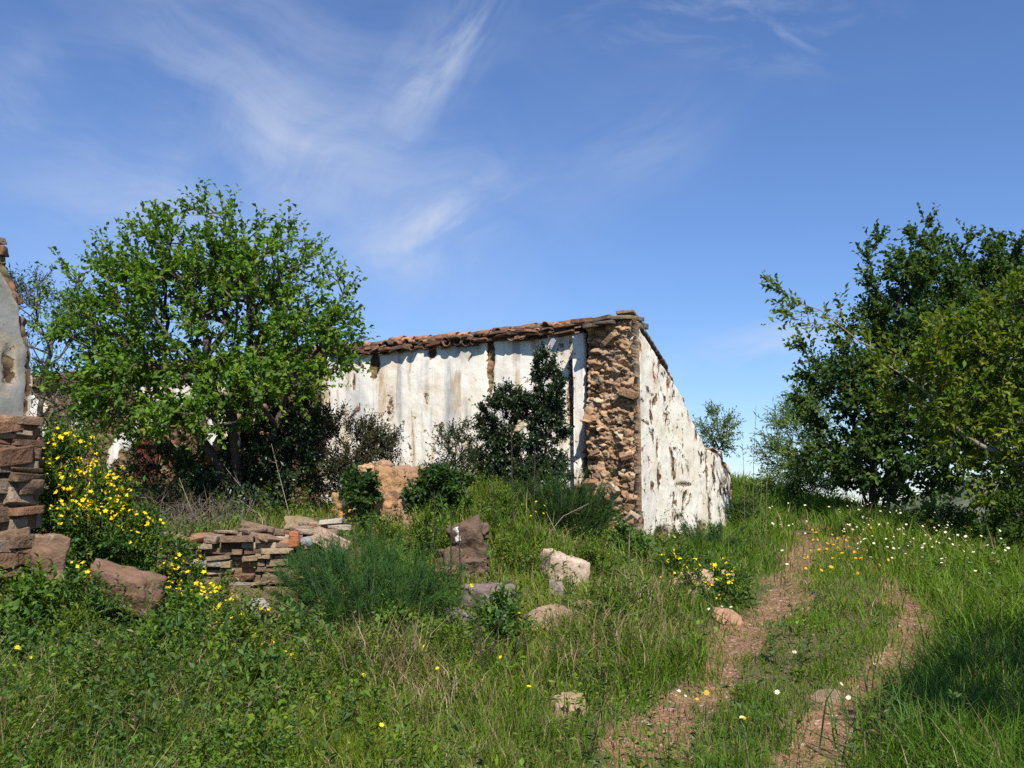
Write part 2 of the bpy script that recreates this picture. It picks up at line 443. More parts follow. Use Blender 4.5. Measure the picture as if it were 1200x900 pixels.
def subdiv_cube(n):
    global _g
    old = _g; g = np.linspace(-1, 1, n + 1); V, Q, idx = [], [], {}
    def vid(p):
        k = tuple(np.round(p, 4))
        if k not in idx: idx[k] = len(V); V.append(p)
        return idx[k]
    for ax in range(3):
        for sg in (-1, 1):
            for i in range(n):
                for j in range(n):
                    c = []
                    for (a, bb) in ((i, j), (i + 1, j), (i + 1, j + 1), (i, j + 1)):
                        p = np.zeros(3); p[ax] = sg; p[(ax + 1) % 3] = g[a]; p[(ax + 2) % 3] = g[bb]; c.append(vid(p))
                    Q.append(c if sg > 0 else c[::-1])
    return np.array(V), np.array(Q)


BIG_V, BIG_Q = subdiv_cube(18)


def rot(rx, ry, rz):
    cx, sx, cy, sy, cz, sz = math.cos(rx), math.sin(rx), math.cos(ry), math.sin(ry), math.cos(rz), math.sin(rz)
    return np.array([[cz, -sz, 0], [sz, cz, 0], [0, 0, 1]]) @ np.array([[cy, 0, sy], [0, 1, 0], [-sy, 0, cy]]) @ np.array([[1, 0, 0], [0, cx, -sx], [0, sx, cx]])


def stone_verts(size, rg, rnd=0.35, facets=3, rough=0.08, big=False, hc=(0.95, 1.45)):
    V = (BIG_V if big else CUBE_V).copy()
    S = unit(V) * 1.18
    P = V * (1 - rnd) + S * rnd
    for k in range(facets):
        n = unit(rg.normal(size=3)); h = rg.uniform(*hc)
        e = np.maximum(0, P @ n - h); P = P - e[:, None] * n
    sd = int(rg.integers(1, 9999))
    P = P + unit(P) * ((fbm(P * 1.3 + sd, 2, sd) - 0.5) * 4 * rough)[:, None]
    if big:
        P = P + unit(P) * ((fbm(P * 4.5 + sd, 3, sd + 5) - 0.5) * 1.5 * rough)[:, None]
    return P * (np.asarray(size) / 2)


STONE_COLS = np.array([(0.27, 0.17, 0.105), (0.33, 0.22, 0.14), (0.22, 0.145, 0.10), (0.36, 0.26, 0.18), (0.27, 0.13, 0.075), (0.24, 0.19, 0.15), (0.40, 0.31, 0.23)])


def courses(mb, org, u, n, width, zb, top, hr, lr, rg, cols, depth=0.3, prot=0.04, gap=0.012, skip=0.0, jit=0.04):
    """rubble laid in courses: stones along u from org (2d), outward normal n, between zb and top(s)"""
    z = zb; yaw = math.atan2(u[1], u[0])
    while True:
        h = rg.uniform(*hr)
        s = rg.uniform(-0.15, 0.0); any_ = False
        while s < width:
            l = rg.uniform(*lr); l = min(l, width - s + rg.uniform(0, 0.06))
            sc = s + l / 2
            if z + h * 0.5 < top(np.clip(sc, 0, width)) and l > 0.04:
                any_ = True
                if rg.random() > skip:
                    hh = h * rg.uniform(0.78, 1.02); d = depth * rg.uniform(0.8, 1.1)
                    P = stone_verts((l - gap, d, hh), rg, 0.0, 3, 0.030, False, (1.22, 1.6))
                    P = P @ rot(rg.normal() * jit, rg.normal() * jit, yaw + rg.normal() * jit * 1.5).T
                    off = -d / 2 + rg.uniform(-0.2, 1.0) * prot
                    c = np.array([org[0] + u[0] * sc + n[0] * off, org[1] + u[1] * sc + n[1] * off, z + hh / 2])
                    col = cols[rg.integers(len(cols))] * rg.uniform(0.75, 1.2)
                    mb.add(P + c, CUBE_Q, col=col)
            s += l
        z += h
        if not any_ or z > zb + 8: break


def slab_wall(mb, org, u, n, s0, s1, zb, top, thick, step, expo, stain, rough=0.012, recess=0.03, seed=0, endwob=0.0, col=(1, 1, 1)):
    """solid wall piece with a dense front face; expo / stain (s, z) -> 0..1"""
    ns = max(2, int((s1 - s0) / step)); S = np.linspace(s0, s1, ns + 1)
    T = np.array([top(s) for s in S]); Z0 = np.array([zb(s) if callable(zb) else zb for s in S])
    nz = max(2, int((T.max() - Z0.min()) / step)); k = np.linspace(0, 1, nz + 1)
    SS = np.repeat(S[:, None], nz + 1, 1); ZZ = Z0[:, None] + (T - Z0)[:, None] * k[None]
    s = SS.ravel(); z = ZZ.ravel()
    e = expo(s, z); st = stain(s, z)
    p3 = np.stack([s, z, np.full_like(s, seed)], 1)
    off = (fbm(p3 * 0.8, 2, seed) - 0.5) * 0.06 + (fbm(p3 * 6, 3, seed + 1) - 0.5) * 2 * rough * 0.45
    off = off - np.clip(e * 3 - 1.2, 0, 1) * (recess + (fbm(p3 * 7, 2, seed + 2)) * recess * 1.6)
    if endwob:
        wv = (fbm(np.stack([z * 4, z * 0, z * 0 + seed], 1), 3, seed) - 0.5) * endwob
        s = s + wv * np.clip((s - (s1 - 0.8)) / 0.8, 0, 1)
    Fv = np.stack([org[0] + u[0] * s + n[0] * off, org[1] + u[1] * s + n[1] * off, z], 1)
    Bv = np.stack([org[0] + u[0] * s - n[0] * thick, org[1] + u[1] * s - n[1] * thick, z], 1)
    nF = len(Fv); a = np.arange(ns)[:, None] * (nz + 1); c = np.arange(nz)[None]
    q = np.stack([a + c, a + nz + 1 + c, a + nz + 2 + c, a + c + 1], -1).reshape(-1, 4)
    Q = [q, q[:, ::-1] + nF]
    def strip(ix): ix = np.asarray(ix); return np.stack([ix[:-1], ix[1:], ix[1:] + nF, ix[:-1] + nF], 1)
    Q += [strip(np.arange(ns + 1) * (nz + 1) + nz), strip(np.arange(ns + 1) * (nz + 1)), strip(np.arange(nz + 1)), strip(ns * (nz + 1) + np.arange(nz + 1))]
    mb.add(np.concatenate([Fv, Bv]), np.concatenate(Q), col=col)
    mb.mask(exposed=np.concatenate([e, np.full(nF, 0.9)]), stain=np.concatenate([st, st]))


def lerp_tab(tab):
    xs = [a for a, _ in tab]; ys = [b for _, b in tab]
    return lambda s: float(np.interp(s, xs, ys))


# ---- the ruined farmhouse
FO = np.array([1.16, 15.0]); FU = unit(np.array([-0.862, 0.507])); FN = np.array([-FU[1], FU[0]])
if FN[1] > 0: FN = -FN
GO = np.array([1.777, 14.3]); GU = -FN; GN = -FU                 # gable runs back, faces right
house = thing('ruined_farmhouse', 'roofless ruined farmhouse of peeling whitewash over brown rubble with a broken tiled wall top', 'ruin', (1.16, 15.0, 1.0))


def blob(s, z, items):
    r = np.zeros_like(s)
    for (cs, cz, rs, rz, a) in items:
        r = np.maximum(r, a * np.exp(-((s - cs) / rs) ** 2 - ((z - cz) / rz) ** 2))
    return r


def front_expo(s, z):
    e = blob(s, z, [(0.45, 4.0, .10, .25, .5), (0.30, 3.2, .09, 1.3, .62), (1.75, 3.95, .09, .35, 1.0), (1.75, 3.6, .06, .3, .9), (2.9, 4.1, .12, .14, .8), (4.1, 3.98, .13, .27, 1.0),
                    (4.85, 4.15, .10, .14, .9), (4.0, 3.3, .12, .5, .42), (4.55, 3.7, .05, .25, .7), (0.9, 1.6, .4, .4, .6), (2.6, 3.3, .2, .3, .35), (3.4, 1.9, .5, .4, .45), (3.75, 3.2, .16, .7, .5), (3.0, 3.4, .10, .4, .48), (5.1, 3.3, .05, .6, .55), (2.1, 2.4, .25, .3, .45), (0.95, 3.0, .05, .8, .5)])
    e = np.maximum(e, np.clip((s - 5.25) / 0.12, 0, 1) * np.clip((7.0 - s) / 0.3, 0, 1) * 0.95)
    pn = fbm(np.stack([s * 1.4, z * 1.1, s * 0], 1), 3, 44)
    e = np.maximum(e, np.clip((s - 6.8) / 0.3, 0, 1) * np.clip((pn - 0.40) * 6, 0, 0.95))
    return e


def front_stain(s, z):
    r = 1.35 * blob(s, z, [(0.62, 4.1, .16, .22, .7), (1.25, 4.1, .13, .2, .6), (2.25, 4.1, .2, .22, .75), (2.55, 3.2, .06, .9, .7), (3.55, 3.3, .05, 1.0, .65), (4.45, 3.3, .22, .5, .45), (5.0, 4.0, .16, .25, .6),
                    (3.0, 3.9, .06, .5, .5), (1.5, 3.0, .14, .8, .4), (4.2, 2.6, .16, .4, .45)])
    return np.clip(r, 0, 1)


mb = MB()
WT = 4.22
wtop = lambda s: WT + 0.03 * math.sin(s * 3.1) - 0.02 * math.sin(s * 7.7)
slab_wall(mb, FO, FU, FN, 0.10, 7.6, 0.6, wtop, 0.55, 0.035, front_expo, front_stain, seed=3)
slab_wall(mb, FO, FU, FN, 7.6, 9.5, lambda s: 2.62 + 0.18 * math.sin(s * 5) + 0.1 * math.sin(s * 13), wtop, 0.55, 0.06, front_expo, front_stain, seed=3)
slab_wall(mb, FO, FU, FN, 9.5, 14.5, 0.6, wtop, 0.55, 0.06, front_expo, front_stain, seed=3)
fw = mb.build('front_wall', M_PLASTER, house, smooth=True)
# white plastered strip standing in front of the wall next to the broken end
mb = MB()
one = lambda v: (lambda s, z: np.full_like(s, v))
slab_wall(mb, FO + FN * 0.17, FU, FN, -0.02, 0.17, 0.6, lambda s: 4.16 - 0.25 * s, 0.165, 0.03, lambda s, z: blob(s, z, [(0.0, 2.2, .08, .5, .6), (.17, 3.3, .05, .6, .5), (.1, 1.7, .2, .25, .8)]), one(0.12), seed=9, rough=0.02)
mb.build('plaster_strip', M_PLASTER, house, smooth=True)
# gable wall, its slope eaten away
gtab = lerp_tab([(0, 4.28), (0.1, 4.22), (0.47, 4.07), (1.2, 3.72), (1.875, 3.34), (2.4, 2.95), (2.87, 2.56), (3.05, 2.50), (3.3, 2.55), (3.6, 2.46), (3.72, 2.55), (3.85, 2.36), (4.1, 2.28), (4.37, 2.0)])
gt = lambda s: gtab(s) + 0.05 * (fbm(np.array([[s * 6, 0, 3.0]]), 3, 8)[0] - 0.5) * 2


def g_expo(s, z):
    e = blob(s, z, [(0.0, 4.0, .10, .5, .7), (0.0, 2.9, .09, .35, .75), (0.03, 1.8, .08, .5, .5), (0.75, 3.6, .06, .25, .6), (1.3, 3.45, .05, .2, .7), (0.9, 2.0, .13, .35, .62), (0.85, 2.4, .07, .25, .66),
                    (2.5, 2.75, .09, .2, .6), (2.95, 2.1, .10, .6, .62), (3.05, 1.5, .14, .5, .6), (3.7, 1.85, .16, .2, .66), (4.3, 1.7, .16, .8, .6), (1.9, 1.9, .7, .07, .55), (1.0, 1.15, .5, .16, .7), (2.6, 1.2, .35, .2, .62), (3.9, 2.3, .3, .14, .6)])
    fr = fbm(np.stack([z * 2.6, s * 0, s * 0 + 2], 1), 4, 61)
    e = np.maximum(e, np.clip(((fr - .36) * 0.55 - s) / 0.05 + .5, 0, 1) * 0.95)
    t = np.interp(s, [0, .47, 1.875, 2.87, 3.6, 4.37], [4.28, 4.07, 3.34, 2.56, 2.46, 2.0])
    e = np.maximum(e, np.exp(-((t - z) / 0.05) ** 2) * 0.62)
    return e


mb = MB()
slab_wall(mb, GO, GU, GN, 0.0, 4.37, 0.5, gt, 0.72, 0.035, g_expo, lambda s, z: blob(s, z, [(0.2, 3.3, .2, .8, .35), (0.4, 1.8, .2, .7, .3)]), seed=5, rough=0.022, endwob=0.22)
mb.build('gable_wall', M_GABLE, house, smooth=True)
# broken end of the gable wall: bare rubble in brown clay, facing the camera
rg = np.random.default_rng(5)
mb = MB()
EU = FU; EN = FN
EO = GO + EN * 0.0
rub_cols = np.array([(0.33, 0.21, 0.125), (0.38, 0.255, 0.155), (0.28, 0.17, 0.10), (0.36, 0.22, 0.12), (0.26, 0.19, 0.14), (0.46, 0.36, 0.25)])


def rubble_face(mb, org, u, n, width, z0, z1, cell, rg, cols, step=0.014, amp=0.075, thick=0.25, wob=0.05):
    """a broken wall section: angular fragments packed in clay, as one displaced sheet with real depth"""
    ns, nz = int(width / step), int((z1 - z0) / step)
    S, Z = np.meshgrid(np.linspace(0, width, ns + 1), np.linspace(z0, z1, nz + 1), indexing='ij'); sv, zv = S.ravel(), Z.ravel()
    k = int(width * (z1 - z0) / cell ** 2 * 1.5); c = np.stack([rg.uniform(-.05, width + .05, k), rg.uniform(z0, z1, k)], 1)
    wx = sv + (fbm(np.stack([sv * 9, zv * 9, sv * 0], 1), 2, 71) - .5) * .03; wz = zv + (fbm(np.stack([sv * 9, zv * 9, sv * 0 + 9], 1), 2, 72) - .5) * .025
    sc = rg.choice([0.7, 1.0, 1.7], k, p=[.45, .35, .2]) * rg.uniform(.85, 1.15, k); dd = np.hypot((wx[:, None] - c[:, 0]) * 0.72, (wz[:, None] - c[:, 1]) * 1.25) / sc
    i1 = np.argmin(dd, 1); r = np.arange(len(sv)); d1 = dd[r, i1]; dd[r, i1] = 9; d2 = dd.min(1)
    hgt = np.where(rg.random(k) < .20, rg.uniform(-1.5, -0.7, k), rg.uniform(-.35, 1.0, k)); tl = rg.normal(size=(k, 2)) * 0.42
    off = hgt[i1] * amp * .6 + tl[i1, 0] * (wx - c[i1, 0]) * .6 + tl[i1, 1] * (wz - c[i1, 1]) - np.exp(-((d2 - d1) / 0.012) ** 2) * amp * .45
    off = off + (fbm(np.stack([sv * 22, zv * 30, sv * 0], 1), 4, 73) - .5) * .034 + (fbm(np.stack([sv * 2.5, zv * 1.8, sv * 0], 1), 2, 74) - .5) * .12
    e = (fbm(np.stack([zv * 5, sv * 0 + (S.ravel() > width / 2) * 7, sv * 0], 1), 3, 75) - .5) * wob * np.abs(sv / width - .5) * 2
    col = cols[rg.integers(len(cols), size=k)] * rg.uniform(.7, 1.2, (k, 1)); clay = np.array([0.33, 0.215, 0.125])
    C = col[i1] * (1 - np.exp(-((d2 - d1) / .016) ** 2) * .6)[:, None] + clay * (np.exp(-((d2 - d1) / .016) ** 2) * .6)[:, None]
    s2 = sv + e
    Fv = np.stack([org[0] + u[0] * s2 + n[0] * off, org[1] + u[1] * s2 + n[1] * off, zv], 1); Bv = np.stack([org[0] + u[0] * sv - n[0] * thick, org[1] + u[1] * sv - n[1] * thick, zv], 1)
    nF = len(Fv); a = np.arange(ns)[:, None] * (nz + 1); cc = np.arange(nz)[None]
    q = np.stack([a + cc, a + cc + 1, a + nz + 2 + cc, a + nz + 1 + cc], -1).reshape(-1, 4)
    def strip(ix): return np.stack([ix[:-1], ix[1:], ix[1:] + nF, ix[:-1] + nF], 1)
    mb.add(np.concatenate([Fv, Bv]), np.concatenate([q, strip(np.arange(ns + 1) * (nz + 1) + nz), strip(np.arange(nz + 1)), strip(ns * (nz + 1) + np.arange(nz + 1))]), None, np.concatenate([C, C]))


rubble_face(mb, EO + EN * 0.06, EU, EN, 0.745, 0.6, 4.26, 0.088, rg, rub_cols * 1.2, amp=0.054)
for k in range(22):
    sx = rg.uniform(0.05, 0.69); z = rg.uniform(0.9, 4.15); l = rg.uniform(0.06, 0.2)
    P = stone_verts((l * 1.3, l, l * rg.uniform(0.35, 0.6)), rg, 0.0, 4, 0.04, False, (1.1, 1.6)) @ rot(*rg.normal(size=3) * 0.35).T @ rot(0, 0, math.atan2(EU[1], EU[0])).T
    c = EO + EU * sx + EN * rg.uniform(0.03, 0.09)
    mb.add(P + np.array([c[0], c[1], z]), CUBE_Q, col=rub_cols[rg.integers(6)] * rg.uniform(0.75, 1.15))
mb.build('rubble_core', M_RUBBLE, house)
# roof tiles left along the top of the front wall
def barrel(P0, along, across, up, l, r0, r1, th, col, mb, arc=math.pi * 0.95, n=7):
    a = np.linspace(-arc / 2, arc / 2, n)
    rows = []
    for (t, r) in ((0, r0), (1, r1)):
        for rr in (r, r - th):
            rows.append(P0 + along * l * t + across[None] * (np.sin(a) * rr)[:, None] + up[None] * (np.cos(a) * rr)[:, None])
    V = np.concatenate(rows); i = np.arange(n - 1); o = [0, n, 2 * n, 3 * n]
    f = lambda A, B: np.stack([A + i, A + i + 1, B + i + 1, B + i], 1)
    Q = np.concatenate([f(o[0], o[2]), f(o[3], o[1]), f(o[1], o[0]), f(o[2], o[3])])
    ends = np.array([[o[0], o[2], o[3], o[1]], [o[0] + n - 1, o[1] + n - 1, o[3] + n - 1, o[2] + n - 1]])
    mb.add(V, np.concatenate([Q, ends]), col=col)


rg = np.random.default_rng(21)
tile_cols = np.array([(0.17, 0.085, 0.05), (0.13, 0.07, 0.045), (0.22, 0.11, 0.06), (0.11, 0.075, 0.055), (0.25, 0.14, 0.085), (0.30, 0.16, 0.09)])
mb = MB()
U3 = np.array([FU[0], FU[1], 0]); N3 = np.array([FN[0], FN[1], 0]); Z3 = np.array([0, 0, 1.0])
O3 = np.array([FO[0], FO[1], 0])
for k in range(250):                                   # flat broken slabs bedding the tiles
    s = -0.1 + (k % 125) * 0.118 + rg.normal() * 0.03
    P = stone_verts((rg.uniform(0.16, 0.34), rg.uniform(0.4, 0.6), rg.uniform(0.025, 0.055)), rg, 0.0, 3, 0.04, False, (1.15, 1.6)) @ rot(0.1 + rg.normal() * 0.1, rg.normal() * 0.1, math.atan2(FU[1], FU[0]) + rg.normal() * .12).T
    c = O3 + U3 * s - N3 * rg.uniform(0.10, 0.25) + Z3 * (WT + 0.035 - (0.06 if k >= 125 else 0) + rg.uniform(-0.03, 0.03))
    mb.add(P + c, CUBE_Q, col=tile_cols[rg.integers(5)] * rg.uniform(0.6, 1.0))
for k in range(86):                                    # barrel tiles running down to the eave
    s = -0.05 + k * 0.17
    if rg.random() < 0.07: continue
    tilt = 0.10 + rg.normal() * 0.03
    al = unit(N3 * math.cos(tilt) - Z3 * math.sin(tilt) + U3 * rg.normal() * 0.05)
    for layer in range(2):
        ac = U3; up = unit(np.cross(ac, al)); up = up if up[2] > 0 else -up
        st = O3 + U3 * (s + rg.normal() * 0.012 + layer * 0.085) - N3 * rg.uniform(0.39, 0.47) + Z3 * (WT + 0.075 + layer * 0.04 + rg.normal() * 0.012)
        if layer == 0:
            barrel(st, al, ac, -up, rg.uniform(0.46, 0.56), 0.075, 0.085, 0.016, tile_cols[rg.integers(5)] * 0.8, mb)
        elif rg.random() > 0.12:
            barrel(st, al, ac, up, rg.uniform(0.42, 0.54), 0.09, 0.075, 0.016, tile_cols[rg.integers(6)] * rg.uniform(.8, 1.25), mb)
for k in range(70):                                    # broken top row lying along the ridge of the wall
    s = -0.1 + k * 0.21 + rg.normal() * 0.03
    al = unit(U3 + Z3 * rg.normal() * 0.04 + N3 * rg.normal() * 0.08)
    ac = unit(np.cross(al, Z3)); up = np.cross(ac, al); up = up if up[2] > 0 else -up
    st = O3 + U3 * (s - 0.15) - N3 * rg.uniform(0.12, 0.24) + Z3 * (WT + 0.12 + rg.normal() * 0.012)
    barrel(st, al, ac, up, rg.uniform(0.3, 0.42), 0.11, 0.095, 0.018, tile_cols[rg.integers(6)] * rg.uniform(0.9, 1.5), mb)
mb.build('roof_tiles', M_TILE, house)
# slabs capping the broken corner
mb = MB()
for (s, off, z, sz, col) in [(0.20, -0.12, 4.315, (0.40, 0.5, 0.06), (0.20, 0.155, 0.10)), (0.52, -0.05, 4.30, (0.42, 0.5, 0.055), (0.14, 0.10, 0.075)), (0.74, -0.02, 4.30, (0.36, 0.45, 0.06), (0.20, 0.11, 0.07)), (0.40, 0.03, 4.23, (0.30, 0.4, 0.05), (0.13, 0.10, 0.08)), (0.62, 0.05, 4.21, (0.26, 0.4, 0.06), (0.12, 0.09, 0.07)), (0.17, -0.14, 4.375, (0.26, 0.34, 0.04), (0.26, 0.19, 0.11)), (0.30, -0.45, 4.27, (0.5, 0.4, 0.08), (0.15, 0.12, 0.10))]:
    P = stone_verts(sz, rg, 0.0, 3, 0.04, False, (1.2, 1.6)) @ rot(rg.normal() * .05, rg.normal() * .06, math.atan2(FU[1], FU[0]) + rg.normal() * .1).T
    c = EO + EU * s + EN * off
    mb.add(P + np.array([c[0], c[1], z]), CUBE_Q, col=col)
mb.build('capping_slabs', M_TILE, house)
# thin tiles along the gable verge
mb = MB()
ss = np.arange(0.2, 1.35, 0.115)
for sa, sb in zip(ss[:-1], ss[1:]):
    c = []
    for dz in (0.045, -0.01):
        for (sv, t) in ((sa, 0.02), (sb + 0.02, 0.02), (sb + 0.02, -0.5), (sa, -0.5)):
            q = GO + GU * sv + GN * t; c.append((q[0], q[1], gtab(sv) + dz + rg.uniform(-.008, .008) + (0.012 if sv == sa else 0)))
    mb.add(np.array(c), [[0, 1, 2, 3], [7, 6, 5, 4], [0, 4, 5, 1], [1, 5, 6, 2], [2, 6, 7, 3], [3, 7, 4, 0]], col=np.array((0.12, 0.10, 0.085)) * rg.uniform(.7, 1.3))
mb.build('verge_tiles', M_TILE, house)
# unseen roof and back walls, added so the left doorway stays dark
mb = MB()
def slope(s0, s1, b0, b1, z0, z1, th):
    c = []
    for dz in (0, -th):
        for (s, bk, z) in ((s0, b0, z0), (s1, b0, z0), (s1, b1, z1), (s0, b1, z1)):
            p = FO + FU * s - FN * bk; c.append((p[0], p[1], z + dz))
    mb.add(np.array(c), [[0, 1, 2, 3], [7, 6, 5, 4], [0, 4, 5, 1], [1, 5, 6, 2], [2, 6, 7, 3], [3, 7, 4, 0]], col=(0.16, 0.09, 0.06))
slope(6.6, 14.5, 0.5, 5.0, WT + 0.02, 2.6, 0.12)
mb.build('added_roof', M_TILE, house)
mb = MB()
bo = FO - FN * 4.4
slab_wall(mb, bo, FU, FN, -0.0, 14.5, 0.5, lambda s: 2.55, 0.45, 0.12, one(0.75), one(0.4), seed=13)
slab_wall(mb, FO + FU * 7.0 - FN * 0.56, -FN, FU, 0.0, 3.8, 0.5, lambda s: 3.9 - 0.34 * s, 0.3, 0.12, one(0.6), one(0.4), seed=14)
slab_wall(mb, FO + FU * 14.2 - FN * 0.56, -FN, FU, 0.0, 3.8, 0.5, lambda s: 3.9 - 0.34 * s, 0.3, 0.12, one(0.6), one(0.4), seed=15)
mb.build('added_inner_wall', M_GREYPL, house, smooth=True)
# rusted door leaf standing open against the wall
door = MB()
for k in range(4):
    c = FO + FU * (9.50 + 0.15 * k) + FN * 0.10
    P = CUBE_V * np.array([0.072, 0.018, 0.95]) @ rot(0.03, 0, math.atan2(FU[1], FU[0])).T
    door.add(P + np.array([c[0], c[1], 1.25 + 0.95]), CUBE_Q, col=np.array([(0.14, 0.035, 0.022), (0.085, 0.03, 0.022), (0.17, 0.045, 0.025)][k % 3]))
for z in (1.6, 2.8):
    c = FO + FU * 9.72 + FN * 0.135
    door.add(CUBE_V * np.array([0.29, 0.015, 0.05]) @ rot(0, 0, math.atan2(FU[1], FU[0])).T + np.array([c[0], c[1], z]), CUBE_Q, col=(0.17, 0.05, 0.03))
door.build('door', M_RUST, house)

# ---- near left wall: stone pier with a torn remnant of grey render above
rg = np.random.default_rng(31)
B = W(30, 500, 8.1); LU = unit(np.array([0.42, 0.91])); LN = np.array([LU[1], -LU[0]])          # faces right
LO = B[:2] - LU * 2.4
lw = thing('ruined_wall', 'tall broken wall end with grey torn render above bare brown stone blocks at the left edge', 'wall', (B[0], B[1], 0.7))
ltop = lerp_tab([(0, 4.1), (1.9, 3.85), (2.10, 3.66), (2.18, 3.52), (2.26, 3.42), (2.30, 3.16), (2.38, 3.05), (2.43, 2.85)])
lt = lambda s: ltop(s) + 0.07 * (fbm(np.array([[s * 7, 0, 5.0]]), 3, 18)[0] - 0.5) * 2
mb = MB()


def l_expo(s, z):
    t = np.array([ltop(a) for a in s])
    e = np.exp(-((t - z) / 0.26) ** 2) * 0.85
    e = np.maximum(e, np.exp(-((z - 2.2) / 0.07) ** 2) * 0.8)
    e = np.maximum(e, blob(s, z, [(2.2, 2.7, .12, .3, .6), (1.9, 2.5, .03, .4, .5), (2.40, 2.7, .05, .8, .6)]))
    return e


slab_wall(mb, LO, LU, LN, 0.0, 2.43, 2.12, lt, 0.5, 0.025, l_expo, lambda s, z: np.clip(blob(s, z, [(1.7, 2.9, .4, .3, .5)]), 0, 1), seed=17, rough=0.03, endwob=0.1)
mb.build('render_coat', M_GREYPL, lw, smooth=True)
mb = MB()
pier_cols = np.array([(0.27, 0.155, 0.09), (0.31, 0.20, 0.13), (0.22, 0.14, 0.09), (0.31, 0.17, 0.10), (0.36, 0.27, 0.19), (0.25, 0.18, 0.135)])
courses(mb, LO + LN * 0.07, LU, LN, 2.48, 0.45, lambda s: 2.3, (0.035, 0.145), (0.09, 0.36), rg, pier_cols * 0.72, 0.5, 0.06, 0.006, 0.04, 0.08)
mm = MB(); slab_wall(mm, LO + LN * 0.035, LU, LN, 0.0, 2.46, 0.4, lambda s: 2.24, 0.45, 0.03, one(0.3), one(0.0), seed=29, rough=0.05, col=(0.17, 0.115, 0.075)); mm.build('mortar', M_CLAY, lw)
EOo = LO + LU * 2.5
courses(mb, EOo, -LN, LU, 0.5, 0.45, lambda s: 2.3, (0.035, 0.145), (0.09, 0.32), rg, pier_cols * 0.72, 0.35, 0.055, 0.008, 0.03, 0.06)
for k in range(46):
    c = LO + LU * rg.uniform(1.6, 2.36) - LN * rg.uniform(0.1, 0.4)
    s = (c - LO) @ LU
    P = stone_verts((rg.uniform(.08, .24), rg.uniform(.1, .22), rg.uniform(.05, .11)), rg, 0.0, 3, 0.04, False, (1.2, 1.6)) @ rot(*(rg.normal(size=3) * np.array([.15, .15, 1]))).T
    mb.add(P + np.array([c[0], c[1], ltop(s) + rg.uniform(-.02, .06)]), CUBE_Q, col=pier_cols[rg.integers(6)] * 0.7)
mb.build('masonry', M_RUBBLE, lw)

# ---- low dry stone retaining wall
rg = np.random.default_rng(41)
p0 = W(178, 640, 9.9); p1 = W(392, 640, 10.1); RU = unit((p1 - p0)[:2]); RN = np.array([RU[1], -RU[0]]); RL = np.linalg.norm((p1 - p0)[:2])
rw = thing('dry_stone_wall', 'low tumbledown dry stone retaining wall of flat brown stones below the leafy tree', 'wall', (p0[0] + RL / 2, p0[1], 0.5))
rtop = lerp_tab([(0, 1.20), (0.35, 1.20), (0.6, 1.28), (1.0, 1.33), (1.25, 1.16), (1.4, 1.33), (1.75, 1.36), (RL, 1.22)])
mb = MB()
flat_cols = np.array([(0.30, 0.22, 0.145), (0.36, 0.28, 0.20), (0.25, 0.17, 0.11), (0.33, 0.235, 0.15), (0.38, 0.33, 0.27), (0.22, 0.155, 0.105), (0.30, 0.17, 0.10)])
courses(mb, p0[:2], RU, RN, RL, 0.35, rtop, (0.03, 0.085), (0.06, 0.34), rg, flat_cols * 0.82, 0.30, 0.10, 0.006, 0.07, 0.07)
for k in range(34):
    s = rg.uniform(0.0, RL); P = stone_verts((rg.uniform(.12, .36), rg.uniform(.12, .3), rg.uniform(.03, .07)), rg, 0.0, 3, 0.04, False, (1.2, 1.6)) @ rot(*(rg.normal(size=3) * np.array([.12, .12, 1]))).T
    c = p0[:2] + RU * s - RN * rg.uniform(0.1, 0.5)
    mb.add(P + np.array([c[0], c[1], rtop(s) + rg.uniform(-.03, .06)]), CUBE_Q, col=flat_cols[rg.integers(7)])
mb.build('stone_courses', M_RUBBLE, rw)
mb = MB()
slab_wall(mb, p0[:2] - RN * 0.045, RU, RN, 0.0, RL, 0.3, lambda s: rtop(s) - 0.06, 0.7, 0.06, one(0.3), one(0.0), seed=23, rough=0.05, col=(0.20, 0.135, 0.085))
mb.build('earth_fill', M_CLAY, rw)


# ---- loose stones
ROCKS = []


def boulder(label, px, py, d, wpx, hpx, col, mat, seed, sink=0.25, deep=0.8, tilt=(0, 0, 0), rnd=0.45, facets=6, name='boulder', on_ground=True, rough=0.10, cat='rock'):
    """a rock whose middle shows at px, py, wpx by hpx pixels big"""
    rg = np.random.default_rng(seed)
    wd, ht = wpx / F * d, hpx / F * d
    if on_ground:
        d = hit(px, py + hpx * 0.42)[1]; wd, ht = wpx / F * d, hpx / F * d
    c = W(px, py, d); c[2] -= ht * (0.18 if on_ground else 0); ROCKS.append((c[0], c[1], wd))
    P = stone_verts((wd, wd * deep, ht * (1 + sink)), rg, rnd, facets, rough, True, (0.72, 1.08)) @ rot(*tilt).T
    P = P + unit(P) * ((fbm(P * 26 + seed, 3, seed + 3) - .5) * 0.09 * min(wd, .4))[:, None]
    z = c[2] - ht * sink / 2
    mb = MB(); cc = np.asarray(col) * 0.86 * (0.85 + 0.3 * fbm(P * 9 + seed, 3, seed))[:, None]
    mb.add(P + np.array([c[0], c[1], z]), BIG_Q, col=cc)
    o = mb.build(name, mat, origin=(c[0], c[1], z - ht / 2), smooth=False)
    tag(o, label, cat)
    return o


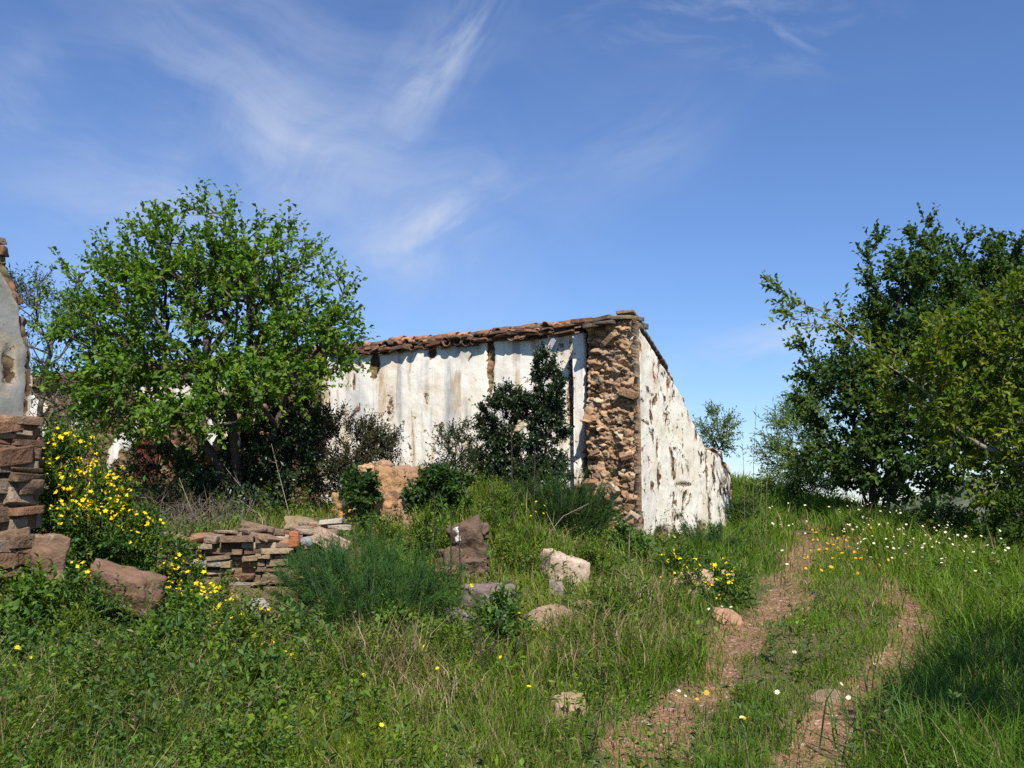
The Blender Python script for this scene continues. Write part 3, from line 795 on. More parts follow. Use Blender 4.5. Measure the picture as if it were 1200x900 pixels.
boulder('large pale cream boulder with a rusty underside sitting on the bank below the fennel', 657, 664, 10.6, 52, 46, (0.50, 0.39, 0.30), M_PALE, 1, tilt=(0.1, 0.25, 0.3))
boulder('rounded brown boulder just below the big pale boulder', 646, 724, 9.4, 56, 36, (0.33, 0.225, 0.15), M_STONE, 2, tilt=(0, -0.2, 0.4))
boulder('upright grey stone wedged above the rounded brown boulder', 652, 697, 9.7, 18, 34, (0.25, 0.20, 0.17), M_STONE, 3, rnd=0.25, on_ground=False)
boulder('pinkish buff rock half sunk in grass in front of the dry brown grass', 661, 820, 7.2, 40, 32, (0.36, 0.25, 0.155), M_STONE, 4, rnd=0.95, tilt=(0.2, .3, 0.4), facets=4, sink=0.6)
boulder('dark purplish grey block set among yellow green weeds', 572, 698, 9.9, 56, 36, (0.22, 0.17, 0.155), M_STONE, 5, rnd=0.2, tilt=(0.1, 0.05, -0.2))
boulder('dark leaning slab at the right foot of the big fennel', 535, 722, 9.2, 58, 26, (0.17, 0.14, 0.125), M_STONE, 6, rnd=0.2, tilt=(0.0, 0.55, 0.1))
boulder('low brown stone half hidden in weeds right of the rounded brown boulder', 688, 712, 9.8, 34, 20, (0.29, 0.19, 0.12), M_STONE, 7)
boulder('big square brown block leaning on the foot of the left wall', 57, 652, 7.75, 38, 48, (0.21, 0.13, 0.085), M_STONE, 8, rnd=0.15, tilt=(0, 0.15, 0.35), facets=3, on_ground=False)
boulder('long reddish slab lying on the bank below the yellow flowered bush', 145, 688, 8.0, 80, 42, (0.20, 0.118, 0.078), M_STONE, 9, rnd=0.2, tilt=(0.25, 0.30, 0.1), deep=0.6, facets=5, on_ground=False)
boulder('small tan stone under the square block by the left wall', 62, 676, 7.8, 34, 24, (0.38, 0.27, 0.17), M_STONE, 10)
boulder('small dark red stone low beside the left wall foot', 40, 706, 7.6, 44, 26, (0.22, 0.125, 0.085), M_STONE, 11)
boulder('pale grey lichen spotted stone standing among yellow flowers below the low stone wall', 270, 745, 8.4, 32, 40, (0.29, 0.235, 0.18), M_STONE, 12, rnd=0.3)
boulder('pinkish stone between the long reddish slab and the lichen spotted stone', 247, 722, 8.8, 26, 40, (0.36, 0.24, 0.17), M_STONE, 13, rnd=0.3)
boulder('whitish grey stone at the left foot of the big fennel', 302, 715, 9.1, 24, 36, (0.34, 0.32, 0.29), M_STONE, 14, rnd=0.3)
boulder('flat pinkish slab tilted on the right end of the low stone wall', 388, 632, 10.0, 46, 14, (0.40, 0.28, 0.21), M_STONE, 15, rnd=0.15, tilt=(0, 0.4, 0), on_ground=False)
boulder('small orange brick fragment set on top of the low stone wall', 345, 630, 9.85, 11, 14, (0.42, 0.15, 0.07), M_STONE, 16, rnd=0.1, facets=1, name='brick_fragment', cat='brick', on_ground=False)
boulder('small pale grey stone right of the orange brick fragment', 360, 634, 9.9, 15, 8, (0.28, 0.29, 0.30), M_PALE, 17, on_ground=False)
boulder('straw coloured earthy stone behind the right end of the low stone wall', 352, 612, 10.9, 34, 14, (0.27, 0.20, 0.11), M_STONE, 18, on_ground=False)
boulder('reddish stone jutting into the track beside the yellow flowers', 851, 721, 9.3, 30, 18, (0.42, 0.24, 0.15), M_STONE, 22, tilt=(0, .2, 0))
for k, (px, py, wv, hv, lab) in enumerate([(812, 680, 52, 26, 'broad pale tan stone behind the yellow flowers near the gable foot'), (838, 676, 44, 22, 'tan stone right of the broad pale tan stone among yellow flowers'), (800, 690, 30, 20, 'small buff stone at the left of the yellow flowered heap by the track')]):
    boulder(lab, px, py, 10.4 - 0.2 * k, wv, hv, [(0.50, 0.36, 0.22), (0.47, 0.33, 0.20), (0.42, 0.28, 0.17)][k], M_STONE, 60 + k, rnd=0.3)
boulder('small flat brown stone bedded in the right wheel rut', 968, 812, 7.3, 40, 12, (0.24, 0.165, 0.11), M_STONE, 71, sink=0.8)
boulder('tiny reddish stone at the gable foot behind the fennel', 708, 634, 13.3, 18, 10, (0.36, 0.16, 0.10), M_STONE, 72)


def stub(name, label, items, mat, seed, cat):
    rg = np.random.default_rng(seed); mb = MB(); b0 = W(*items[0][:3])
    for (px, py, d, wv, hv, col) in items:
        wd, ht = wv / F * d, hv / F * d; c = W(px, py, d)
        P = stone_verts((wd, wd * 0.8, ht), rg, 0.10, 6, 0.13, True) @ rot(rg.normal() * .1, rg.normal() * .14, rg.normal() * .4).T
        P = P + unit(P) * ((fbm(P * 14 + seed, 2, seed) - .5) * 0.10)[:, None]
        mb.add(P + c, BIG_Q, col=np.asarray(col) * (0.8 + 0.4 * fbm(P * 10 + seed, 3, seed))[:, None])
    return tag(mb.build(name, mat, origin=(b0[0], b0[1], b0[2])), label, cat)


OC = (0.35, 0.205, 0.10)
stub('masonry_stub', 'ochre brown lump of collapsed masonry with green weeds growing over its left half',
     [(452, 572, 12.2, 36, 44, OC), (440, 592, 12.1, 36, 34, (0.36, 0.21, 0.11)), (470, 590, 12.1, 32, 40, (0.34, 0.20, 0.115)), (478, 562, 12.4, 30, 28, (0.32, 0.19, 0.12)), (405, 592, 12.2, 24, 26, (0.38, 0.22, 0.11)), (411, 613, 11.9, 22, 24, (0.44, 0.22, 0.09)), (447, 546, 12.3, 17, 10, (0.34, 0.21, 0.13)), (432, 552, 12.4, 26, 14, (0.42, 0.27, 0.15)),
      (452, 616, 11.9, 26, 20, (0.30, 0.19, 0.12)), (482, 612, 11.9, 24, 20, (0.27, 0.18, 0.11)), (428, 615, 11.9, 20, 20, (0.25, 0.15, 0.09)), (490, 580, 12.3, 18, 22, (0.30, 0.19, 0.12)), (462, 604, 11.9, 18, 14, (0.24, 0.145, 0.085)), (500, 618, 11.9, 16, 12, (0.25, 0.17, 0.11))], M_RUBBLE, 81, 'masonry')
stub('masonry_stub', 'small dark brown block of masonry with a white plaster flake beside the tall bare stalks', [(550, 640, 10.25, 38, 54, (0.12, 0.08, 0.055)), (540, 655, 10.20, 20, 22, (0.16, 0.10, 0.07)), (560, 625, 10.25, 22, 18, (0.14, 0.09, 0.065)), (532, 660, 10.15, 28, 30, (0.15, 0.10, 0.07)), (536, 626, 10.15, 9, 14, (0.75, 0.72, 0.66)), (556, 668, 10.05, 32, 26, (0.14, 0.095, 0.065)), (519, 675, 9.85, 22, 16, (0.2, 0.13, 0.09))], M_RUBBLE, 82, 'masonry')


# ------------------------------------------------------------------ vegetation builders
def leaves(mb, P, D, N, l, wd, col, fold=0.25):
    """one folded diamond per leaf"""
    D = unit(D); S = unit(np.cross(D, N)); N = unit(np.cross(S, D)); l = np.asarray(l)[:, None]; wd = np.asarray(wd)[:, None]
    a = P; m = P + D * l * 0.5
    V = np.stack([a, m + S * wd * 0.5 + N * wd * fold, P + D * l - N * l * 0.08, m - S * wd * 0.5 + N * wd * fold], 1).reshape(-1, 3)
    k = len(P); i = np.arange(k) * 4
    mb.add(V, None, np.concatenate([np.stack([i, i + 1, i + 2], 1), np.stack([i, i + 2, i + 3], 1)]), np.repeat(col, 4, 0))


def tubes(mb, A, Bp, ra, rb, sides, col):
    D = unit(Bp - A); h = np.where(np.abs(D[:, 2:3]) > 0.9, np.array([[1.0, 0, 0]]), np.array([[0, 0, 1.0]]))
    X = unit(np.cross(D, h)); Y = np.cross(D, X); k = len(A)
    an = np.arange(sides) * 2 * math.pi / sides
    ring = X[:, None] * np.cos(an)[None, :, None] + Y[:, None] * np.sin(an)[None, :, None]
    V = np.concatenate([A[:, None] + ring * ra[:, None, None], Bp[:, None] + ring * rb[:, None, None]], 1).reshape(-1, 3)
    i = (np.arange(k) * 2 * sides)[:, None]; j = np.arange(sides)[None]; j2 = (j + 1) % sides
    Q = np.stack([i + j, i + j2, i + sides + j2, i + sides + j], -1).reshape(-1, 4)
    mb.add(V, Q, None, np.broadcast_to(np.asarray(col, float), (len(V), 3)) if np.ndim(col) == 1 else np.repeat(col, 2 * sides, 0))


def slivers(mb, A, Bp, wd, col):
    """very thin tapered stems, two crossing faces"""
    D = unit(Bp - A); h = RNG.normal(size=D.shape); S = unit(np.cross(D, h)); T = np.cross(D, S); wd = np.asarray(wd)[:, None] * 0.5
    V = np.stack([A - S * wd, A + S * wd, Bp, A - T * wd, A + T * wd], 1).reshape(-1, 3); i = np.arange(len(A)) * 5
    mb.add(V, None, np.concatenate([np.stack([i, i + 1, i + 2], 1), np.stack([i + 3, i + 4, i + 2], 1)]), np.repeat(col, 5, 0) if np.ndim(col) == 2 else col)


def vary(base, n, rg, amt=0.25, yel=0.15):
    base = np.asarray(base, float)
    if base.ndim == 2: base = base[rg.integers(len(base), size=n)]
    else: base = np.repeat(base[None], n, 0)
    k = rg.uniform(1 - amt, 1 + amt, (n, 1)); y = np.clip(rg.normal(0, yel, (n, 1)), -0.25, 0.6)
    return np.clip(base * k * (1 + y * np.array([[1.2, 0.5, -0.4]])), 0.004, 1)


def grow(stems, att, rg, seg=0.22, r_tip=0.006, expo=2.3, wpath=0.35):
    """stems: list of polylines (first point of all is near the base); att: points the limbs must reach. Returns nodes, parent, radius, tip ids"""
    nodes, par, plen = [], [], []
    for st in stems:
        last = -1
        for k, p in enumerate(st):
            p = np.asarray(p, float)
            if k == 0: nodes.append(p); par.append(-1); plen.append(0.0); last = len(nodes) - 1; continue
            a = nodes[last]; n = max(1, int(np.linalg.norm(p - a) / seg))
            for j in range(1, n + 1):
                q = a + (p - a) * j / n + (rg.normal(size=3) * 0.03 if j < n else 0)
                nodes.append(q); par.append(last); plen.append(plen[last] + np.linalg.norm(q - nodes[last])); last = len(nodes) - 1
    base = np.mean([s[-1] for s in stems], 0)
    order = np.argsort(np.linalg.norm(att - base, axis=1)); tips = []
    arr = np.zeros((len(nodes) + len(att) * 8, 3)); pl = np.zeros(len(arr)); n = len(nodes)
    arr[:n] = nodes; pl[:n] = plen; par = list(par) + [0] * (len(arr) - n)
    roots = pl[:n] == 0
    for a in order:
        p = att[a]; d = np.linalg.norm(arr[:n] - p, axis=1); cost = d + wpath * pl[:n] + np.where(pl[:n] < 0.12, 0.6, 0)
        i = int(np.argmin(cost)); A = arr[i].copy(); L = d[i]; k = min(7, max(1, int(round(L / seg)))); last = i
        droop = rg.normal(size=3) * 0.10 * L + np.array([0, 0, 0.06 * L])
        for j in range(1, k + 1):
            t = j / k; q = A + (p - A) * t + droop * (4 * t * (1 - t)) * 0.6
            if n >= len(arr): break
            arr[n] = q; par[n] = last; pl[n] = pl[last] + np.linalg.norm(q - arr[last]); last = n; n += 1
        tips.append(last)
    arr = arr[:n]; par = np.array(par[:n]); cnt = np.zeros(n)
    for t in tips: cnt[t] += 1
    for i in range(n - 1, 0, -1):
        if par[i] >= 0: cnt[par[i]] += cnt[i]
    # nodes of a stem are created before what grows from it, so one backward pass is enough
    rad = r_tip * np.maximum(cnt, 1) ** (1 / expo)
    return arr, par, rad, np.array(tips)


def blob_points(blobs, n, rg, shell=0.5):
    """points in ellipsoids (px, py, d, rpx, rpy, rdepth)"""
    vol = np.array([b[3] * b[4] * b[5] * b[2] ** 2 for b in blobs]) ** 0.75; vol = vol / vol.sum(); out = []
    for b, v in zip(blobs, vol):
        k = max(2, int(round(n * v))); u = unit(rg.normal(size=(k, 3))); r = rg.random(k) ** (1 / (3 + 3 * shell))
        u = u * r[:, None]; c = W(*b[:3]); q = b[2] / F
        out.append(c + u * np.array([b[3] * q, b[5], b[4] * q]))
    return np.concatenate(out)


def plant(name, label, cat, stems, blobs, n_att, leaf, cols, seed, mat=None, sprigs=4, sprig_len=0.3, per=9, r_tip=0.006, bark=(0.11, 0.085, 0.065), aspect=0.55,
          up=0.25, out=0.6, group=None, trunk_name='trunk', crown_name='crown', seg=0.22, expo=2.3, sides=6, along=0.35, droop=0.0, extra=None, twig_w=0.006, bark_mat=None, wpath=0.35, lvar=0.3):
    rg = np.random.default_rng(seed)
    att = blob_points(blobs, n_att, rg)
    if extra is not None: att = np.concatenate([att, extra])
    nodes, par, rad, tips = grow(stems, att, rg, seg, r_tip, expo, wpath)
    b0 = np.asarray(stems[0][0])
    root = thing(name, label, cat, (b0[0], b0[1], b0[2]), group)
    mb = MB(); i = np.where(par >= 0)[0]; A = nodes[par[i]]; B = nodes[i]
    ra = np.minimum(rad[par[i]], rad[i] * 1.25)
    tubes(mb, A - unit(B - A) * rad[i][:, None] * 0.4, B, ra, rad[i], sides, vary(bark, len(i), rg, 0.15, 0.02))
    cen = att.mean(0)
    # sprigs at the tips, a few along thin inner limbs
    thin = np.where((rad < r_tip * 2.6) & (par >= 0))[0]
    src = np.concatenate([np.repeat(tips, sprigs), rg.choice(thin, int(len(thin) * along * sprigs))]) if len(thin) else np.repeat(tips, sprigs)
    P0 = nodes[src]; gd = unit(P0 - nodes[np.maximum(par[src], 0)])
    D = unit(gd * 0.6 + unit(P0 - cen) * out + np.array([0, 0, up]) + rg.normal(size=P0.shape) * 0.55)
    L = sprig_len * rg.uniform(0.45, 1.25, len(src))
    P1 = P0 + D * L[:, None] + np.array([0, 0, -1]) * (droop * L)[:, None]
    slivers(mb, P0, P1, np.full(len(src), twig_w), vary(bark, len(src), rg, 0.2, 0.05))
    (mb.build(trunk_name, bark_mat or M_BARK, root))
    k = len(src) * per; sid = np.repeat(np.arange(len(src)), per); t = np.tile((np.arange(per) + 0.7) / per, len(src)) + rg.uniform(-.06, .06, k)
    base = P0[sid] + (P1 - P0)[sid] * t[:, None]
    side = rg.normal(size=(k, 3)); LD = unit((P1 - P0)[sid] * (0.9 / np.maximum(L[sid], 1e-3))[:, None] + unit(side) * 1.0)
    N = unit(rg.normal(size=(k, 3)) * 0.6 + np.array([0, 0, 1.0]) + unit(base - cen) * 0.3)
    sz = leaf * rg.uniform(1 - lvar, 1 + lvar, k)
    spc = vary(cols, len(src), rg, 0.22, 0.16)[sid]
    c = np.clip(spc * rg.uniform(0.8, 1.2, (k, 1)), 0.004, 1)
    cm = MB(); leaves(cm, base, LD, N, sz, sz * aspect, c)
    cm.build(crown_name, mat or M_LEAF, root)
    return root


def gp(px, py, d):
    """ground point under a pixel column at distance d"""
    p = W(px, py, d); return np.array([p[0], p[1], gz(p[0], p[1]) - 0.05])


def spread(b, targets):
    """stems from one base through wobbling paths to targets"""
    return [[b + np.array([0.05 * math.cos(k * 2.1), 0.05 * math.sin(k * 2.1), 0]), b * 0.5 + np.asarray(t) * 0.5 + np.array([0.06 * math.sin(k * 3), 0.05 * math.cos(k * 2), 0.12]), t] for k, t in enumerate(targets)]


# ---- trees
b = gp(285, 600, 13.0)
plant('leafy_tree', 'spreading bright green broadleaf tree with several stems in front of the farmhouse wall', 'tree',
      spread(b, [W(305, 470, 13.0), W(270, 480, 12.8), W(250, 470, 13.4), W(330, 480, 12.7), W(295, 420, 13.1), W(225, 500, 13.0)]),
      [(250, 385, 13.0, 120, 85, 1.4), (235, 310, 13.0, 72, 40, 1.0), (140, 400, 13.0, 60, 50, 1.0), (350, 392, 13.0, 58, 55, 1.0), (170, 335, 13.1, 50, 36, .8), (322, 330, 13.0, 50, 38, .9), (130, 450, 12.8, 55, 28, .9),
       (378, 415, 12.8, 24, 26, .6), (200, 455, 12.6, 90, 36, 1.1), (310, 440, 12.6, 75, 36, 1.0), (225, 345, 12.9, 60, 40, .7), (280, 370, 12.8, 50, 40, .7), (160, 490, 12.4, 60, 18, .7), (225, 485, 12.3, 80, 20, .9), (325, 462, 12.5, 45, 20, .7)],
      560, 0.070, [(0.105, 0.195, 0.022), (0.14, 0.24, 0.026), (0.08, 0.16, 0.022), (0.12, 0.20, 0.032)], 101, sprigs=5, sprig_len=0.36, per=9, r_tip=0.0075, aspect=0.62, up=0.35, along=0.16, lvar=0.45, out=0.75,
      extra=np.array([W(*a) for a in [(238, 252, 13), (200, 262, 13), (178, 276, 13), (340, 282, 13), (300, 272, 13), (380, 316, 13), (402, 345, 13), (398, 378, 13), (130, 299, 13), (82, 320, 13), (60, 345, 13.2), (270, 276, 13), (150, 314, 13), (360, 304, 13), (408, 400, 12.6), (398, 432, 12.6), (100, 480, 12.6), (75, 395, 13), (60, 440, 12.8), (222, 246, 13.2), (186, 266, 12.8), (206, 276, 13.3), (262, 260, 12.8), (286, 276, 13.2), (318, 286, 12.8), (352, 298, 13.1), (372, 332, 12.9), (396, 330, 13), (150, 290, 12.8), (116, 314, 13.1), (98, 336, 13), (240, 240, 13.1), (268, 250, 13), (160, 276, 13), (338, 272, 13)]]))
b = gp(40, 560, 15.5)
plant('olive_tree', 'thin grey green tree showing between the left wall and the leafy tree', 'tree', spread(b, [W(50, 440, 15.5), W(75, 430, 15.6)]),
      [(48, 380, 15.5, 34, 60, .8), (30, 340, 15.5, 20, 28, .6), (75, 370, 15.6, 30, 40, .7), (60, 460, 15.4, 45, 40, .9), (105, 470, 15, 40, 30, .7)], 150, 0.065, [(0.085, 0.105, 0.060), (0.07, 0.10, 0.045)], 102, sprigs=4, sprig_len=0.35, per=9, aspect=0.3, bark=(0.16, 0.13, 0.11), along=0.15)
b = gp(838, 570, 26)
plant('small_tree', 'small light green tree rising behind the low end of the gable', 'tree', spread(b, [W(836, 530, 26), W(845, 528, 26)]),
      [(838, 500, 26, 18, 18, .5), (832, 515, 26, 16, 16, .4), (848, 512, 26, 12, 18, .4)], 60, 0.085, [(0.15, 0.21, 0.06), (0.13, 0.19, 0.055)], 103, sprigs=4, sprig_len=0.35, per=9, aspect=0.35, along=0.2)
b = gp(1020, 620, 22.28)
plant('carob_tree', 'big dark green dense round tree standing beyond the right edge of the track', 'tree', spread(b, [W(1030, 520, 22.28), W(1060, 500, 22.68), W(1005, 530, 22.01), W(1090, 520, 22.28), W(1130, 480, 22.95)]),
      [(1075, 370, 22.28, 62, 62, 1.76), (1090, 440, 22.28, 110, 90, 2.29), (1160, 380, 22.95, 80, 70, 2.03), (1010, 480, 22.01, 52, 50, 1.35), (1000, 540, 21.87, 52, 36, 1.35), (1080, 300, 22.28, 22, 22, 0.68), (1140, 320, 22.55, 40, 28, 0.94), (1060, 330, 22.14, 36, 25, 0.81),
       (975, 440, 21.87, 24, 26, 0.68), (1060, 540, 22.01, 70, 45, 1.49), (1180, 460, 22.95, 90, 90, 2.03), (1210, 340, 23.22, 60, 50, 1.62)],
      620, 0.112, [(0.060, 0.108, 0.026), (0.075, 0.125, 0.028), (0.045, 0.085, 0.028)], 104, M_LEAF, sprigs=8, sprig_len=0.48, per=9, r_tip=0.008, aspect=0.7, up=0.3, along=0.3,
      extra=np.array([W(*a) for a in [(1088, 268, 22.28), (1030, 285, 22.28), (1018, 305, 22.14), (1135, 285, 22.41), (1175, 290, 22.68), (945, 410, 21.87), (950, 440, 21.87), (1022, 335, 22.14), (940, 470, 21.87), (1015, 375, 22.01)]]))
b = gp(930, 600, 27.50)
plant('feathery_tree', 'pale green feathery tree in front of the dark tree beside the track end', 'tree', spread(b, [W(930, 560, 27.50), W(945, 540, 27.75), W(915, 560, 27.25)]),
      [(940, 520, 27.50, 30, 34, 1.12), (920, 550, 27.50, 22, 22, 0.88), (955, 550, 27.25, 36, 28, 1.12), (940, 480, 27.75, 18, 22, 0.75)], 130, 0.18, [(0.15, 0.22, 0.065), (0.17, 0.25, 0.07)], 105, sprigs=5, sprig_len=0.68, per=12, aspect=0.16, out=0.9, up=0.25, along=0.2)
# near right tree, its trunk just outside the frame
def at(x, y, z):
    q = proj(np.array([[x, y, z]]))[0]; return (q[0], q[1], y)


b = np.array([4.75, 6.7, gz(4.75, 6.7) - .05])
b = np.array([8.4, 13.0, gz(8.4, 13.0) - .05])
arm = [b, np.array([8.2, 13.1, 1.5]), np.array([7.7, 13.5, 2.2]), W(1190, 545, 13.75), W(1130, 510, 14.12), W(1080, 455, 14.62), W(1030, 420, 14.88), W(975, 375, 15.12), W(925, 345, 15.38)]
plant('citrus_tree', 'near tree of bright yellow green leaves at right edge with one long leafy arm', 'tree',
      [arm, [b, np.array([8.1, 13.2, 1.9]), np.array([7.9, 13.4, 3.2]), W(1190, 420, 14.25)], [b, np.array([8.5, 13.2, 1.4]), W(1200, 590, 14.00)]],
      [(1125, 425, 14.50, 60, 48, .6), (1155, 500, 14.25, 55, 50, .6), (1130, 465, 14.62, 50, 50, .6), (1185, 400, 14.25, 42, 56, .7), (1065, 452, 14.75, 28, 24, .4), (1195, 550, 14.00, 26, 36, .6), (1250, 500, 13.75, 70, 90, .8), (1240, 380, 14.25, 60, 60, .8), (1195, 610, 13.8, 28, 32, .5), (1180, 650, 13.6, 24, 24, .4), (1160, 575, 14.0, 26, 24, .4), (1210, 680, 13.4, 24, 20, .4)],
      380, 0.10, [(0.12, 0.165, 0.014), (0.09, 0.145, 0.014), (0.15, 0.185, 0.018)], 106, M_LEAF, sprigs=5, sprig_len=0.44, per=8, r_tip=0.0045, aspect=0.5, up=0.2, along=0.14, bark=(0.24, 0.21, 0.17), lvar=0.45,
      extra=np.array([W(*a) for a in [(918, 342, 15.38), (935, 358, 15.31), (930, 372, 15.25), (955, 365, 15.25), (965, 380, 15.12), (985, 385, 15.12), (1000, 400, 15.00), (1020, 400, 15.00), (985, 362, 15.12), (1040, 430, 14.81), (1050, 415, 14.88)]]))
# the tree beside the camera that throws the pool of shade on the right of the track
b = np.array([4.9, 4.4, gz(4.9, 4.4) - .05])
plant('shade_tree', 'green tree beside the camera that shades the long grass right of the track', 'tree', [[b, np.array([4.7, 4.3, 1.8]), np.array([3.9, 4.0, 3.2])], [b, np.array([4.8, 4.5, 2.0]), np.array([4.5, 4.6, 3.4])]],
      [(*at(3.6, 3.8, 3.6), 150, 110, .6), (*at(3.2, 3.7, 3.5), 110, 100, .4), (*at(4.2, 4.4, 3.7), 130, 110, .7)], 105, 0.07, [(0.08, 0.13, 0.014), (0.06, 0.11, 0.014)], 107, M_LEAF, sprigs=6, sprig_len=0.3, per=8, along=0.15)

# ---- shrubs
SHR = [
    ('evergreen_shrub', 'rounded dark evergreen shrub against the white wall', 590, 560, 13.9, [(592, 500, 13.9, 30, 36, .35), (588, 535, 13.9, 31, 26, .4), (600, 472, 13.9, 18, 18, .25), (592, 556, 13.8, 28, 16, .4)], 150, 0.05, [(0.030, 0.05, 0.022), (0.04, 0.062, 0.022)], .16, .5),
    ('evergreen_shrub', 'tall narrow dark evergreen shrub in front of the plaster strip', 640, 565, 13.6, [(640, 470, 13.6, 20, 42, .28), (642, 520, 13.6, 22, 40, .3), (638, 432, 13.6, 14, 16, .2), (642, 556, 13.5, 24, 18, .35)], 150, 0.05, [(0.028, 0.048, 0.022), (0.038, 0.06, 0.024)], .16, .5),
    ('wispy_shrub', 'small loose olive green shrub left of the rounded evergreen shrub', 532, 560, 13.8, [(535, 522, 13.8, 24, 26, .3), (548, 545, 13.8, 22, 16, .3), (518, 540, 13.8, 14, 18, .2)], 55, 0.045, [(0.06, 0.075, 0.035), (0.05, 0.065, 0.03)], .2, .4),
    ('twiggy_shrub', 'brownish twiggy shrub before the bare brown part of the wall', 405, 590, 13.3, [(405, 525, 13.3, 45, 34, .4), (440, 520, 13.3, 22, 20, .3), (385, 560, 13.2, 40, 30, .4), (375, 500, 13.4, 25, 25, .3), (430, 545, 13.2, 30, 24, .35)], 260, 0.045, [(0.075, 0.075, 0.04), (0.05, 0.06, 0.03), (0.085, 0.07, 0.04)], .26, .4),
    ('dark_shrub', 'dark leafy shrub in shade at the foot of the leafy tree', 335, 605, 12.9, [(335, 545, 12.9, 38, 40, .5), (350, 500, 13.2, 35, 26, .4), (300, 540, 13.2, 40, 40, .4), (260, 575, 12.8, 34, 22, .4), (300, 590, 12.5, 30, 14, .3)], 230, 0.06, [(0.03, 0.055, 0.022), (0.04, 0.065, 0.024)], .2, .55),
    ('leafy_weed', 'clump of broad bright leaves growing on the left of the masonry lump', 423, 605, 11.9, [(424, 580, 11.8, 15, 22, .14), (412, 565, 11.9, 10, 10, .1), (430, 600, 11.8, 8, 16, .1)], 26, 0.075, [(0.065, 0.115, 0.035), (0.055, 0.10, 0.03)], .1, .7),
    ('leafy_weed', 'bushy green broad leaved weed right of the masonry lump', 510, 605, 12.1, [(508, 580, 12.1, 28, 24, .3), (528, 575, 12.2, 22, 20, .3), (495, 600, 12, 16, 14, .2)], 70, 0.07, [(0.05, 0.095, 0.03), (0.06, 0.115, 0.03)], .12, .65),
    ('low_shrub', 'rounded green shrub beneath the dark tree at the right edge of the meadow', 1100, 650, 15.5, [(1105, 612, 15.5, 30, 16, .5), (1090, 628, 15.3, 26, 14, .5), (1130, 620, 15.6, 22, 14, .4)], 80, 0.06, [(0.08, 0.13, 0.025), (0.095, 0.15, 0.03)], .2, .5),
    ('low_shrub', 'leafy green shrub in the bottom right of the tree line', 1185, 680, 13.5, [(1185, 632, 13.5, 30, 18, .5), (1195, 605, 13.5, 24, 20, .4)], 80, 0.06, [(0.08, 0.13, 0.02), (0.06, 0.105, 0.02)], .2, .55),
    ('low_shrub', 'small green shrub at the crest left of the feathery tree', 930, 600, 27, [(925, 592, 27, 10, 5, .4), (934, 594, 27, 8, 4, .3)], 20, 0.09, [(0.08, 0.13, 0.03), (0.09, 0.14, 0.03)], .25, .5),
    ('low_shrub', 'small green bush at the end of the gable on the rise', 868, 630, 17.6, [(868, 608, 17.6, 8, 16, .3), (876, 600, 18, 7, 12, .3)], 36, 0.06, [(0.08, 0.13, 0.03), (0.09, 0.14, 0.035)], .25, .35),
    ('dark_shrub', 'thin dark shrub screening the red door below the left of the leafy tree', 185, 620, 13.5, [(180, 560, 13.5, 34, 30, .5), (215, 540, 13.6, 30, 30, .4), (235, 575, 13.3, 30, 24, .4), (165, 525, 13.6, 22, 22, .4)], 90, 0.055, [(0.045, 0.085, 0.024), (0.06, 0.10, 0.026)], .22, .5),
    ('low_shrub', 'bushy weed among the rubble under the leafy tree trunk', 215, 625, 12.5, [(205, 590, 12.5, 40, 14, .4), (255, 598, 12.5, 30, 12, .3)], 60, 0.05, [(0.05, 0.06, 0.03), (0.06, 0.075, 0.03)], .25, .4),
]
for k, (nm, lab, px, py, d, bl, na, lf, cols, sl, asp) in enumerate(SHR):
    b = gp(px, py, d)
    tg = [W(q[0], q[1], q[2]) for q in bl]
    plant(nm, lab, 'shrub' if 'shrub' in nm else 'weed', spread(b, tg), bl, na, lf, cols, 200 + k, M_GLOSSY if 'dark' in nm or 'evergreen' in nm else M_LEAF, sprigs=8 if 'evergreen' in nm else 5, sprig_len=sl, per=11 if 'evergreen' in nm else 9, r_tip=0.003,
          aspect=asp, trunk_name='stem', crown_name='foliage', seg=0.12, sides=4, along=0.3, twig_w=0.004, up=0.5)


